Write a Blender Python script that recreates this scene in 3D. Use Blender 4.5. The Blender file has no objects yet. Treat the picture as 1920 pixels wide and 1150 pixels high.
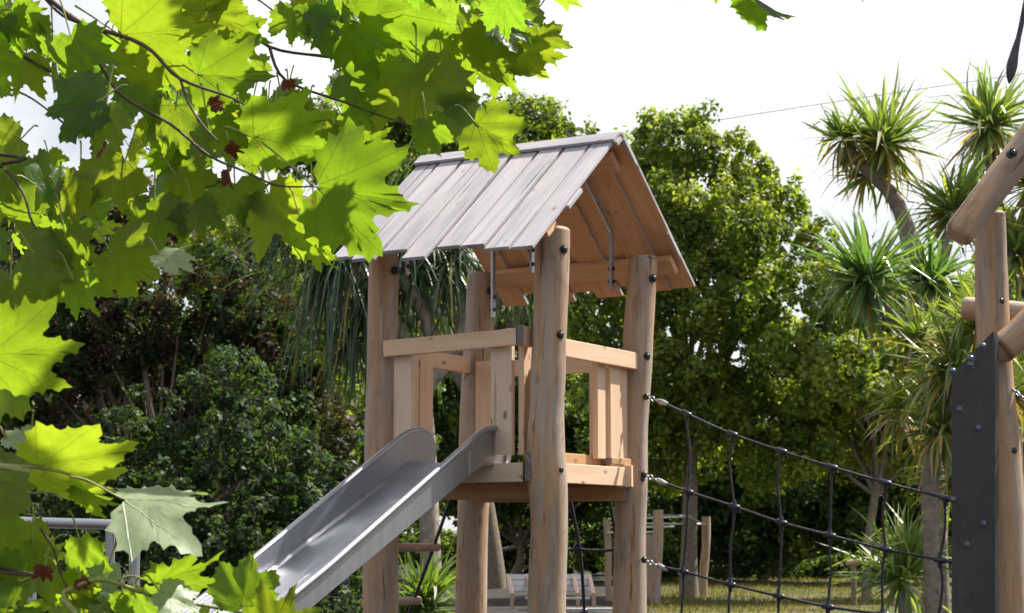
import bpy, math, random
import numpy as np
from mathutils import Vector, Matrix
random.seed(7)
sc = bpy.context.scene
col = sc.collection

# ------------------------------------------------------------ camera
F = 3400.0; CX, CY = 960.0, 575.0; HOR = 1005.0; CAMZ = 1.55
PITCH = math.atan((HOR - CY) / F)
cam_d = bpy.data.cameras.new('camera'); cam = bpy.data.objects.new('camera', cam_d); col.objects.link(cam)
cam.location = (0, 0, CAMZ); cam.rotation_euler = (math.pi / 2 + PITCH, 0, 0)
cam_d.sensor_width = 36; cam_d.lens = F / 1920 * 36; cam_d.clip_end = 2000
cam_d.dof.use_dof = True; cam_d.dof.focus_distance = 5.0; cam_d.dof.aperture_fstop = 14
sc.camera = cam
# ------------------------------------------------------------ world, sun, exposure
SUN_EL = math.radians(56); SUN_AZ = Vector((0.88, 0.47, 0)).normalized()
SUN = Vector((SUN_AZ.x * math.cos(SUN_EL), SUN_AZ.y * math.cos(SUN_EL), math.sin(SUN_EL)))
w = bpy.data.worlds.new('World'); sc.world = w; w.use_nodes = True
nt = w.node_tree; N = nt.nodes; L = nt.links
bg = N['Background']
sky = N.new('ShaderNodeTexSky'); sky.sky_type = 'NISHITA'; sky.sun_disc = False
sky.sun_elevation = SUN_EL; sky.sun_rotation = math.atan2(SUN.x, SUN.y)
sky.air_density = 1.0; sky.dust_density = 2.0
geo = N.new('ShaderNodeTexCoord')
cn = N.new('ShaderNodeTexNoise'); cn.inputs['Scale'].default_value = 2.2; cn.inputs['Detail'].default_value = 8; cn.inputs['Roughness'].default_value = .55
mp = N.new('ShaderNodeMapping'); mp.inputs['Scale'].default_value = (1, 1, 2.2); mp.inputs['Location'].default_value = (0.4, .1, .7)
L.new(geo.outputs['Generated'], mp.inputs['Vector']); L.new(mp.outputs[0], cn.inputs['Vector'])
cr = N.new('ShaderNodeValToRGB'); cr.color_ramp.elements[0].position = .36; cr.color_ramp.elements[1].position = .56
L.new(cn.outputs[0], cr.inputs[0])
mx = N.new('ShaderNodeMix'); mx.data_type = 'RGBA'
dt = N.new('ShaderNodeVectorMath'); dt.operation = 'DOT_PRODUCT'; L.new(geo.outputs['Generated'], dt.inputs[0]); dt.inputs[1].default_value = (.25, .95, 0)
mr = N.new('ShaderNodeMapRange'); L.new(dt.outputs['Value'], mr.inputs[0]); mr.inputs[1].default_value = -.6; mr.inputs[2].default_value = .5; mr.inputs[3].default_value = .8
mm_ = N.new('ShaderNodeMath'); mm_.operation = 'MULTIPLY'; L.new(cr.outputs[0], mm_.inputs[0]); L.new(mr.outputs[0], mm_.inputs[1])
L.new(mm_.outputs[0], mx.inputs['Factor']); L.new(sky.outputs[0], mx.inputs['A']); mx.inputs['B'].default_value = (8.9, 8.95, 9.1, 1)
L.new(mx.outputs['Result'], bg.inputs['Color']); bg.inputs['Strength'].default_value = 0.06
sd = bpy.data.lights.new('sun', 'SUN'); sd.energy = 5.0; sd.angle = math.radians(.53); sd.color = (1, .94, .86)
so = bpy.data.objects.new('sun', sd); col.objects.link(so); so.rotation_euler = (-SUN).to_track_quat('-Z', 'Y').to_euler()
sc.view_settings.view_transform = 'Standard'; sc.view_settings.look = 'None'; sc.view_settings.exposure = 1.06
sc.view_settings.gamma = 1; sc.view_settings.use_curve_mapping = False
sc.cycles.max_bounces = 8; sc.cycles.transparent_max_bounces = 8; sc.cycles.use_denoising = True

# ------------------------------------------------------------ helpers
CP, SP = math.cos(PITCH), math.sin(PITCH)
def W(px, py, Y):
    a = (px - CX) / F; b = (CY - py) / F
    d = Vector((a, CP - b * SP, SP + b * CP))
    return Vector((0, 0, CAMZ)) + d * (Y / d.y)

def tag(o, label=None, cat=None, group=None, kind=None):
    if label: o['label'] = label
    if cat: o['category'] = cat
    if group: o['group'] = group
    if kind: o['kind'] = kind
    return o
def empty(name, loc, label, cat, group=None):
    o = bpy.data.objects.new(name, None); col.objects.link(o); o.location = loc
    o.empty_display_size = .2
    return tag(o, label, cat, group)
def setparent(o, p):
    o.parent = p
    if p is not None:
        # world offset of the parent chain is a pure translation
        t = Vector((0, 0, 0)); q = p
        while q is not None:
            t += q.location; q = q.parent
        o.location = Vector(o.location) - t

class MB:
    def __init__(s): s.v = []; s.f = []; s.uv = []; s.m = []; s.sm = []
    def face(s, idx, uvs=None, m=0, smooth=False):
        s.f.append(tuple(idx)); s.uv.extend(uvs if uvs else [(0, 0)] * len(idx)); s.m.append(m); s.sm.append(smooth)
    def obox(s, c, X, Y, Z, mats=(0,) * 6):
        """oriented box: centre, three half-extent vectors; uv u runs along the longest axis.
        mats: +X -X +Y -Y +Z -Z"""
        c = Vector(c); A = [Vector(X), Vector(Y), Vector(Z)]
        o = random.random() * 50; o2 = random.random() * 50
        ln = [a.length for a in A]; k = ln.index(max(ln))
        fi = 0
        for ax in range(3):
            b, d = (ax + 1) % 3, (ax + 2) % 3
            for sg in (1, -1):
                cs = [(1, 1), (-1, 1), (-1, -1), (1, -1)]
                if sg < 0: cs = cs[::-1]
                i0 = len(s.v); uvs = []
                for p, q in cs:
                    s.v.append(c + A[ax] * sg + A[b] * p + A[d] * q)
                    co = [0, 0, 0]; co[ax] = sg * ln[ax]; co[b] = p * ln[b]; co[d] = q * ln[d]
                    oth = [co[j] for j in range(3) if j != k]
                    uvs.append((co[k] + o, (oth[0] + oth[1] * 1.0) + o2 + ax))
                s.face(range(i0, i0 + 4), uvs, mats[fi]); fi += 1
        return s
    def weld(s): pass
    def tube(s, pts, rad, n=12, caps=True, m=0, mcap=None, bump=0.0, smooth=True, uo=None, squash=1.0, up=None):
        pts = [Vector(p) for p in pts]
        if not hasattr(rad, '__len__'): rad = [rad] * len(pts)
        t0 = (pts[1] - pts[0]).normalized()
        ref = Vector((0, 0, 1)) if abs(t0.z) < .9 else Vector((0, 1, 0))
        if up is not None: ref = Vector(up)
        u = t0.cross(ref).normalized(); 
        i0 = len(s.v); ln = 0; uo = random.random() * 30 if uo is None else uo
        lens = []
        ph = [random.random() * 6.28 for _ in range(4)]
        for i, p in enumerate(pts):
            t = (pts[min(i + 1, len(pts) - 1)] - pts[max(i - 1, 0)]).normalized()
            u = (u - t * u.dot(t)).normalized(); v = t.cross(u)
            if i: ln += (pts[i] - pts[i - 1]).length
            lens.append(ln)
            for k in range(n):
                a = 2 * math.pi * k / n
                r = rad[i]
                if bump: r *= 1 + bump * (math.sin(2 * a + ph[0] + ln * 1.7) + .6 * math.sin(3 * a + ph[1] - ln * 2.3) + .5 * math.sin(a + ph[2] + ln * 3.9))
                s.v.append(p + u * math.cos(a) * r + v * math.sin(a) * r * squash)
        rr = max(rad)
        for i in range(len(pts) - 1):
            for k in range(n):
                k2 = (k + 1) % n
                a0, a1 = 2 * math.pi * k / n * rr, 2 * math.pi * (k + 1) / n * rr
                s.face((i0 + i * n + k, i0 + i * n + k2, i0 + (i + 1) * n + k2, i0 + (i + 1) * n + k),
                       [(lens[i] + uo, a0 + uo), (lens[i] + uo, a1 + uo), (lens[i + 1] + uo, a1 + uo), (lens[i + 1] + uo, a0 + uo)], m, smooth)
        if caps:
            mc = m if mcap is None else mcap
            e = i0 + (len(pts) - 1) * n
            for b, od in ((i0, range(n - 1, -1, -1)), (e, range(n))):
                j0 = len(s.v); idx = []
                for k in od: s.v.append(s.v[b + k].copy()); idx.append(len(s.v) - 1)
                cc = sum((s.v[q] for q in idx), Vector()) / n
                s.face(idx, [((s.v[q] - cc).length * 0 + math.cos(2 * math.pi * z / n) * rr, math.sin(2 * math.pi * z / n) * rr) for z, q in enumerate(idx)], mc)
        return s
    def ball(s, c, r, seg=10, rings=6, m=0, scale=(1, 1, 1)):
        i0 = len(s.v); c = Vector(c)
        for i in range(rings + 1):
            th = math.pi * i / rings
            for k in range(seg):
                a = 2 * math.pi * k / seg
                s.v.append(c + Vector((math.sin(th) * math.cos(a) * scale[0], math.sin(th) * math.sin(a) * scale[1], math.cos(th) * scale[2])) * r)
        for i in range(rings):
            for k in range(seg):
                k2 = (k + 1) % seg
                s.face((i0 + i * seg + k, i0 + (i + 1) * seg + k, i0 + (i + 1) * seg + k2, i0 + i * seg + k2), None, m, True)
        return s
    def build(s, name, mats, parent=None, bevel=0, origin=None):
        me = bpy.data.meshes.new(name)
        if origin is None:
            n_ = len(s.v); origin = sum(s.v, Vector()) / n_
        me.from_pydata([tuple(v - origin) for v in s.v], [], s.f)
        if not isinstance(mats, (list, tuple)): mats = [mats]
        for mm in mats: me.materials.append(mm)
        ul = me.uv_layers.new(name='UVMap'); ul.data.foreach_set('uv', np.array(s.uv, dtype=np.float32).ravel())
        me.polygons.foreach_set('material_index', s.m); me.polygons.foreach_set('use_smooth', s.sm)
        o = bpy.data.objects.new(name, me); col.objects.link(o); o.location = origin
        if bevel:
            b = o.modifiers.new('weld', 'WELD'); b.merge_threshold = .0004
            b = o.modifiers.new('bevel', 'BEVEL'); b.width = bevel; b.segments = 2; b.limit_method = 'ANGLE'; b.angle_limit = .9
        if parent is not None: setparent(o, parent)
        return o

def smooth_path(pts, k=4):
    pts = [Vector(p) for p in pts]; out = []
    for i in range(len(pts) - 1):
        p0 = pts[max(i - 1, 0)]; p1 = pts[i]; p2 = pts[i + 1]; p3 = pts[min(i + 2, len(pts) - 1)]
        for j in range(k):
            t = j / k
            out.append(.5 * ((2 * p1) + (p2 - p0) * t + (2 * p0 - 5 * p1 + 4 * p2 - p3) * t * t + (3 * p1 - p0 - 3 * p2 + p3) * t ** 3))
    out.append(pts[-1]); return out

# ------------------------------------------------------------ materials
class MT:
    def __init__(s, name):
        s.m = bpy.data.materials.new(name); s.m.use_nodes = True
        s.nt = s.m.node_tree; s.N = s.nt.nodes; s.L = s.nt.links; s.b = s.N['Principled BSDF']
    def n(s, t, **kw):
        x = s.N.new(t)
        for k, v in kw.items(): setattr(x, k, v)
        return x
    def val(s, x, v):
        if isinstance(v, bpy.types.NodeSocket): s.L.new(v, x)
        else: x.default_value = v
    def math(s, op, a, b=None, c=None):
        x = s.n('ShaderNodeMath', operation=op); s.val(x.inputs[0], a)
        if b is not None: s.val(x.inputs[1], b)
        if c is not None: s.val(x.inputs[2], c)
        return x.outputs[0]
    def noise(s, vec, scale, detail=4, rough=.5, dist=0):
        x = s.n('ShaderNodeTexNoise'); x.inputs['Scale'].default_value = scale; x.inputs['Detail'].default_value = detail
        x.inputs['Roughness'].default_value = rough; x.inputs['Distortion'].default_value = dist
        if vec is not None: s.L.new(vec, x.inputs['Vector'])
        return x.outputs[0]
    def mapping(s, vec, scale):
        x = s.n('ShaderNodeMapping'); x.inputs['Scale'].default_value = scale; s.L.new(vec, x.inputs['Vector']); return x.outputs[0]
    def mix(s, f, a, b, mode='MIX'):
        x = s.n('ShaderNodeMix', data_type='RGBA', blend_type=mode)
        s.val(x.inputs['Factor'], f)
        for k, v in (('A', a), ('B', b)):
            if isinstance(v, bpy.types.NodeSocket): s.L.new(v, x.inputs[k])
            else: x.inputs[k].default_value = tuple(v) + (1,) * (4 - len(v))
        return x.outputs['Result']
    def ramp(s, f, p0, p1):
        x = s.n('ShaderNodeMapRange'); s.val(x.inputs[0], f); x.inputs[1].default_value = p0; x.inputs[2].default_value = p1
        return x.outputs[0]
    def bump(s, h, strength, dist=.01):
        x = s.n('ShaderNodeBump'); x.inputs['Strength'].default_value = strength; x.inputs['Distance'].default_value = dist
        s.L.new(h, x.inputs['Height']); s.L.new(x.outputs[0], s.b.inputs['Normal']); return x.outputs[0]

def wood(name, c1, c2, c3, grain=30, knots=.0, rough=.75, stain=None, crack=0.0, bstr=.35):
    t = MT(name); uv = t.n('ShaderNodeTexCoord').outputs['UV']
    g = t.noise(t.mapping(uv, (1.2, grain, 1)), 1.0, 6, .6, .6)
    g2 = t.noise(t.mapping(uv, (.5, grain * .25, 1)), 1.0, 3, .5, 1.0)
    big = t.noise(t.mapping(uv, (1.3, 4, 1)), 1.0, 4, .6)
    c = t.mix(t.ramp(g, .32, .68), c1, c2)
    c = t.mix(t.math('MULTIPLY', t.ramp(g2, .45, .72), .55), c, c3)
    if stain: c = t.mix(t.math('MULTIPLY', t.ramp(big, .48, .72), .7), c, stain)
    h = g
    if knots:
        v = t.n('ShaderNodeTexVoronoi'); v.inputs['Scale'].default_value = 1.0; t.L.new(t.mapping(uv, (5.0, 10, 1)), v.inputs['Vector'])
        k = t.math('SUBTRACT', 1, t.ramp(v.outputs['Distance'], .07, .17))
        c = t.mix(t.math('MULTIPLY', k, knots), c, (.12, .055, .03))
    if crack:
        ck = t.noise(t.mapping(uv, (.9, grain * 1.6, 1)), 1.0, 2, .5, .3)
        k = t.math('SUBTRACT', 1, t.ramp(ck, .30, .36))
        c = t.mix(t.math('MULTIPLY', k, crack), c, (.06, .045, .04))
        h = t.math('SUBTRACT', g, t.math('MULTIPLY', k, 1.2))
    t.L.new(c, t.b.inputs['Base Color']); t.b.inputs['Roughness'].default_value = rough
    t.bump(h, bstr, .004)
    return t.m
def endgrain(name, c1, c2):
    t = MT(name); uv = t.n('ShaderNodeTexCoord').outputs['UV']
    v = t.n('ShaderNodeVectorMath', operation='LENGTH'); t.L.new(uv, v.inputs[0])
    r = t.math('SINE', t.math('MULTIPLY', t.math('ADD', v.outputs['Value'], t.math('MULTIPLY', t.noise(uv, 12, 3), .02)), 900))
    t.L.new(t.mix(t.ramp(r, -1, 1), c1, c2), t.b.inputs['Base Color']); t.b.inputs['Roughness'].default_value = .8
    return t.m
def plain(name, c, rough=.5, metal=0, var=.15, scale=20, bump=0):
    t = MT(name); oc = t.n('ShaderNodeTexCoord').outputs['Object']
    nz = t.noise(oc, scale, 5, .6)
    t.L.new(t.mix(t.ramp(nz, .3, .7), [x * (1 - var) for x in c], [min(1, x * (1 + var)) for x in c]), t.b.inputs['Base Color'])
    t.b.inputs['Metallic'].default_value = metal; t.b.inputs['Roughness'].default_value = rough
    if bump: t.bump(nz, bump, .003)
    return t.m
M = {}
def log_mat():
    t = MT('log_timber'); uv = t.n('ShaderNodeTexCoord').outputs['UV']
    g = t.noise(t.mapping(uv, (1.6, 26, 1)), 1.0, 7, .65, .5); g2 = t.noise(t.mapping(uv, (.7, 9, 1)), 1.0, 4, .6, 1.2)
    big = t.noise(t.mapping(uv, (1.1, 5, 1)), 1.0, 5, .62, .8); bl = t.noise(t.mapping(uv, (5, 12, 1)), 1.0, 4, .6, .5)
    c = t.mix(t.ramp(g, .35, .65), (.48, .30, .165), (.34, .20, .11))
    c = t.mix(t.math('MULTIPLY', t.ramp(g2, .44, .56), .85), c, (.36, .30, .245))
    c = t.mix(t.math('MULTIPLY', t.ramp(big, .50, .66), .8), c, (.23, .185, .15))
    c = t.mix(t.math('MULTIPLY', t.ramp(bl, .55, .68), .6), c, (.20, .12, .07))
    v = t.n('ShaderNodeTexVoronoi'); v.inputs['Scale'].default_value = 1.0; t.L.new(t.mapping(uv, (2.6, 6, 1)), v.inputs['Vector'])
    kn = t.math('SUBTRACT', 1, t.ramp(v.outputs['Distance'], .04, .13)); c = t.mix(t.math('MULTIPLY', kn, .75), c, (.13, .07, .04))
    ck = t.noise(t.mapping(uv, (2.2, 30, 1)), 1.0, 3, .5, .5); k = t.math('SUBTRACT', 1, t.ramp(ck, .31, .35)); c = t.mix(t.math('MULTIPLY', k, .75), c, (.07, .045, .03))
    t.L.new(c, t.b.inputs['Base Color']); t.b.inputs['Roughness'].default_value = .68
    h = t.math('SUBTRACT', t.math('ADD', t.math('MULTIPLY', g, .5), t.math('MULTIPLY', bl, .8)), t.math('MULTIPLY', k, 1.3)); t.bump(h, .75, .008)
    return t.m
M['log'] = log_mat()
M['log_end'] = endgrain('log_end_grain', (.52, .36, .23), (.36, .24, .15))
M['plank_top'] = wood('weathered_plank', (.43, .415, .445), (.31, .295, .32), (.17, .155, .16), 22, .6, .5, stain=(.52, .44, .41), crack=.8, bstr=.5)
M['plank_under'] = wood('fresh_sawn_plank', (.70, .41, .22), (.58, .32, .16), (.50, .26, .13), 16, .45, .75, crack=.2)
M['pine'] = wood('pale_pine', (.72, .52, .35), (.64, .42, .27), (.55, .36, .24), 14, .8, .65, crack=.15)
M['pine_grey'] = wood('greyed_pine', (.68, .54, .40), (.60, .46, .33), (.50, .38, .28), 14, .8, .7, crack=.4)
M['beam'] = wood('orange_beam', (.46, .27, .13), (.38, .21, .10), (.33, .18, .09), 14, .6, .7, crack=.3)
M['end_grey'] = endgrain('grey_end_grain', (.22, .17, .15), (.13, .10, .09))
M['bolt'] = plain('dark_bolt', (.045, .045, .05), .35, .7)
M['galv'] = plain('galvanised_steel', (.40, .41, .44), .42, .85, .2, 30)
M['galv_dark'] = plain('blued_bolt_steel', (.13, .15, .20), .4, .6, .3, 60)
M['rope'] = plain('black_rope', (.012, .013, .02), .55, 0, .3, 200, .4)
M['joint'] = plain('black_plastic', (.016, .016, .03), .3, 0, .1)
t = MT('dark_board'); oc = t.n('ShaderNodeTexCoord').outputs['Object']
a_ = t.noise(t.mapping(oc, (40, 40, 2.5)), 1, 5, .6); b_ = t.noise(oc, 3.5, 5, .65); d_ = t.noise(t.mapping(oc, (30, 30, 3)), 1.7, 3, .5, .4)
c = t.mix(t.ramp(a_, .35, .65), (.030, .026, .025), (.019, .017, .017)); c = t.mix(t.math('MULTIPLY', t.ramp(b_, .48, .68), .45), c, (.075, .066, .060))
c = t.mix(t.math('MULTIPLY', t.ramp(d_, .70, .73), .6), c, (.16, .14, .13))
t.L.new(c, t.b.inputs['Base Color']); t.L.new(t.math('MULTIPLY_ADD', b_, .35, .3), t.b.inputs['Roughness']); t.bump(a_, .15, .002); M['plate'] = t.m
M['paint_leg'] = plain('bleached_timber', (.40, .39, .40), .6, 0, .2, 30)
M['rung_metal'] = plain('pale_rung_steel', (.62, .62, .55), .35, .2, .1)
# steel
t = MT('brushed_steel'); uv = t.n('ShaderNodeTexCoord').outputs['UV']
g = t.noise(t.mapping(uv, (.8, 60, 1)), 1, 5, .65); b_ = t.noise(uv, 6, 4, .6)
t.L.new(t.mix(t.ramp(b_, .3, .7), (.33, .34, .37), (.40, .41, .445)), t.b.inputs['Base Color']); t.b.inputs['Metallic'].default_value = .9
t.L.new(t.math('ADD', t.math('MULTIPLY', g, .34), t.math('MULTIPLY_ADD', b_, .06, .19)), t.b.inputs['Roughness']); t.bump(g, .08, .001)
M['steel'] = t.m

def foliage_mat(name, trans=.35, rough=.42, spec=.5):
    t = MT(name); a = t.n('ShaderNodeAttribute', attribute_name='col')
    t.L.new(a.outputs['Color'], t.b.inputs['Base Color']); t.b.inputs['Roughness'].default_value = rough
    t.b.inputs['Specular IOR Level'].default_value = spec
    tr = t.n('ShaderNodeBsdfTranslucent'); 
    t.L.new(t.mix(1.0, a.outputs['Color'], (1.9, 2.0, .6), 'MULTIPLY'), tr.inputs['Color'])
    ms = t.n('ShaderNodeMixShader'); ms.inputs[0].default_value = trans
    t.L.new(t.b.outputs[0], ms.inputs[1]); t.L.new(tr.outputs[0], ms.inputs[2])
    t.L.new(ms.outputs[0], t.N['Material Output'].inputs['Surface'])
    return t.m
M['fol'] = foliage_mat('tree_leaves', .5, .5, .28)
M['blade'] = foliage_mat('blade_leaves', .35, .38, .6)
M['bark'] = plain('grey_bark', (.17, .135, .10), .9, 0, .45, 14, .8)
M['bark_cab'] = plain('cabbage_tree_bark', (.20, .165, .135), .9, 0, .35, 12, .7)
M['bark_pale'] = plain('pale_bark', (.30, .25, .20), .9, 0, .35, 10, .7)
M['twig'] = plain('brown_twig', (.09, .055, .04), .6, 0, .4, 60, .3)
M['petiole'] = plain('green_stalk', (.25, .27, .07), .5, 0, .3, 60)

# plane-tree leaf material, veins from leaf-local UV (x: across, y: base to tip)
def leaf_mat(name, c_up, c_tr, trans=.62, rough=.4, vein=(.30, .36, .10), spots=0.0):
    t = MT(name); uv = t.n('ShaderNodeTexCoord').outputs['UV']
    sx = t.n('ShaderNodeSeparateXYZ'); t.L.new(uv, sx.inputs[0])
    x = t.math('ABSOLUTE', t.math('SUBTRACT', sx.outputs[0], 2)); y = t.math('SUBTRACT', sx.outputs[1], 2)
    main = None; side = None; best = None
    for ang in (0, 41, 78):
        sa, ca = math.sin(math.radians(ang)), math.cos(math.radians(ang))
        d = t.math('ABSOLUTE', t.math('SUBTRACT', t.math('MULTIPLY', x, ca), t.math('MULTIPLY', y, sa)))
        f = t.math('ADD', t.math('MULTIPLY', x, sa), t.math('MULTIPLY', y, ca))
        back = t.math('LESS_THAN', f, 0); dd = t.math('ADD', d, back)
        w_ = t.math('MULTIPLY_ADD', f, -.008, .013)
        mk = t.math('SUBTRACT', 1, t.math('DIVIDE', dd, t.math('MAXIMUM', w_, .003)))
        mk = t.math('MAXIMUM', mk, 0)
        saw = t.math('PINGPONG', t.math('MULTIPLY', t.math('SUBTRACT', f, t.math('MULTIPLY', dd, .75)), 1), .055)
        sm = t.math('MULTIPLY', t.math('LESS_THAN', saw, .0042), .5)
        if main is None: main, side, best = mk, sm, dd
        else:
            main = t.math('MAXIMUM', main, mk)
            lt = t.math('LESS_THAN', dd, best)
            side = t.math('ADD', t.math('MULTIPLY', side, t.math('SUBTRACT', 1, lt)), t.math('MULTIPLY', sm, lt))
            best = t.math('MINIMUM', best, dd)
    v = t.math('MINIMUM', t.math('MAXIMUM', main, side), 1)
    nz = t.noise(uv, 5, 5, .6); a = t.n('ShaderNodeAttribute', attribute_name='tint')
    cu = t.mix(t.ramp(nz, .3, .7), c_up, [q * .7 for q in c_up]); cu = t.mix(t.math('MULTIPLY', v, .55), cu, vein)
    cu = t.mix(1, cu, a.outputs['Color'], 'MULTIPLY')
    ct = t.mix(t.ramp(nz, .3, .7), c_tr, [q * .82 for q in c_tr]); ct = t.mix(t.math('MULTIPLY', v, .45), ct, [q * .5 for q in c_tr])
    ct = t.mix(1, ct, a.outputs['Color'], 'MULTIPLY')
    sp = t.noise(uv, 3.3, 3, .7); k = t.ramp(sp, .67 - spots, .72 - spots)
    cu = t.mix(k, cu, (.16, .07, .03)); ct = t.mix(k, ct, (.30, .12, .02))
    t.L.new(cu, t.b.inputs['Base Color']); t.b.inputs['Roughness'].default_value = rough
    h = t.math('SUBTRACT', t.math('MULTIPLY', nz, .4), v); nb = t.bump(h, .5, .003)
    tr = t.n('ShaderNodeBsdfTranslucent'); t.L.new(ct, tr.inputs['Color']); t.L.new(nb, tr.inputs['Normal'])
    ms = t.n('ShaderNodeMixShader'); ms.inputs[0].default_value = trans
    t.L.new(t.b.outputs[0], ms.inputs[1]); t.L.new(tr.outputs[0], ms.inputs[2])
    t.L.new(ms.outputs[0], t.N['Material Output'].inputs['Surface'])
    return t.m
M['leaf'] = leaf_mat('plane_leaf', (.045, .10, .018), (.33, .47, .018))
M['leaf_pale'] = leaf_mat('plane_leaf_pale_side', (.30, .38, .22), (.38, .55, .10), .38, .45, (.45, .5, .33))
M['leaf_dead'] = leaf_mat('withered_leaf', (.10, .03, .02), (.32, .05, .01), .35, .6, (.15, .05, .02), .1)

# ------------------------------------------------------------ ground
def gz(x, y):
    z = 0.0
    if y > 44: z += .012 * (y - 44)
    return z
def ground():
    xs = np.concatenate([np.linspace(-300, -40, 14), np.linspace(-36, 36, 73), np.linspace(40, 300, 14)])
    ys = np.concatenate([np.linspace(-60, 20, 17), np.linspace(22, 90, 69), np.linspace(100, 700, 20)])
    X, Y = np.meshgrid(xs, ys); Z = np.where(Y > 44, .012 * (np.minimum(Y, 120) - 44), 0.0)
    Z = Z + .03 * np.sin(X * .7 + Y * .3) * np.sin(Y * .45) + .02 * np.sin(X * 1.9) * (Y > 20)
    me = bpy.data.meshes.new('ground'); nx, ny = len(xs), len(ys)
    idx = np.arange(nx * ny).reshape(ny, nx)
    f = np.stack([idx[:-1, :-1], idx[:-1, 1:], idx[1:, 1:], idx[1:, :-1]], -1).reshape(-1, 4)
    me.from_pydata(np.stack([X, Y, Z], -1).reshape(-1, 3).tolist(), [], f.tolist())
    me.polygons.foreach_set('use_smooth', [True] * len(f))
    o = bpy.data.objects.new('ground', me); col.objects.link(o)
    t = MT('lawn'); oc = t.n('ShaderNodeTexCoord').outputs['Object']
    a = t.noise(oc, .35, 5, .6); b = t.noise(oc, 9, 6, .7)
    c = t.mix(t.ramp(a, .42, .6), (.055, .07, .02), (.14, .105, .06)); c = t.mix(t.math('MULTIPLY', t.ramp(b, .4, .7), .5), c, (.07, .09, .025))
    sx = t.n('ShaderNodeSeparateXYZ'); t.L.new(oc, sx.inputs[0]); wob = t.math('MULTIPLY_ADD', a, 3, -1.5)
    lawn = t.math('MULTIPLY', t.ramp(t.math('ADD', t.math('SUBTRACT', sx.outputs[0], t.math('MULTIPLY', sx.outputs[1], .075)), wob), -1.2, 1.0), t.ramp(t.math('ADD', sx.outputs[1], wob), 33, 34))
    ch_ = t.noise(oc, 26, 5, .7); mulch_shade = t.mix(t.ramp(ch_, .35, .65), (.012, .009, .006), (.03, .021, .014))  # bark mulch, its colour darkened to stand for the shade beside the lawn
    c = t.mix(lawn, mulch_shade, c)
    t.L.new(c, t.b.inputs['Base Color']); t.b.inputs['Roughness'].default_value = .95; t.bump(b, .8, .05)
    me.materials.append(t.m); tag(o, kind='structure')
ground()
def strip(name, pts, wd, mat, lift):
    v = []; f = []
    for i, p in enumerate(pts):
        p = Vector(p)
        for s_ in (-1, 1):
            q = p + Vector((0, s_ * wd / 2, 0)); v.append((q.x, q.y, gz(q.x, q.y) + .03 * math.sin(q.x * .7 + q.y * .3) * math.sin(q.y * .45) + lift + .03))
    for i in range(len(pts) - 1): f.append((2 * i, 2 * i + 2, 2 * i + 3, 2 * i + 1))
    me = bpy.data.meshes.new(name); me.from_pydata(v, [], f); me.materials.append(mat)
    o = bpy.data.objects.new(name, me); col.objects.link(o); tag(o, kind='structure')
M['path'] = plain('path_gravel', (.42, .38, .33), .95, 0, .3, 8, .3)
strip('path', [(-3 + i * .4, 54.5 + i * .16, 0) for i in range(18)], .9, M['path'], .01)

# grass tufts on the visible lawn
def grass():
    r = np.random.default_rng(5); n = 26000
    y = r.uniform(37, 62, n); x = np.maximum(r.uniform(.07, .32, n), .075 + np.abs(r.normal(0, .012, n))) * y + r.normal(0, .3, n)
    z = np.where(y > 44, .012 * (y - 44), 0)
    h = r.uniform(.04, .12, n); a = r.uniform(0, 6.28, n); wd = .012
    p = np.stack([x, y, z], -1); d = np.stack([np.cos(a), np.sin(a), 0 * a], -1) * wd
    l = np.stack([r.normal(0, .03, n), r.normal(0, .03, n), h], -1)
    V = np.stack([p - d, p + d, p + l], 1).reshape(-1, 3)
    me = bpy.data.meshes.new('grass'); me.vertices.add(3 * n); me.vertices.foreach_set('co', V.ravel())
    me.loops.add(3 * n); me.loops.foreach_set('vertex_index', np.arange(3 * n)); me.polygons.add(n)
    me.polygons.foreach_set('loop_start', np.arange(n) * 3); me.update()
    c = np.array([[.072, .085, .028]]) * r.uniform(.5, 1.5, (n, 1)) + r.random((n, 1)) * np.array([[.10, .05, .02]])
    C = np.concatenate([np.repeat(c, 3, 0), np.ones((3 * n, 1))], 1)
    at = me.color_attributes.new('col', 'FLOAT_COLOR', 'POINT'); at.data.foreach_set('color', C.ravel())
    me.materials.append(M['fol']); o = bpy.data.objects.new('grass', me); col.objects.link(o)
    tag(o, 'short dry green grass over the sloping lawn behind the net', 'grass', kind='stuff')
grass()

# ------------------------------------------------------------ play tower
P2 = Vector((.2, 10.0, 0)); E1 = Vector((.866, -.5, 0)); E2 = Vector((.5, .866, 0)); S = 1.10
def T(u, v, z): return P2 + E1 * u + E2 * v + Vector((0, 0, z))
UZ = Vector((0, 0, 1))
tower = empty('play_tower', T(-S / 2, S / 2, 0), 'wooden play tower on four log posts with a plank gable roof and a steel slide', 'play tower')

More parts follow.
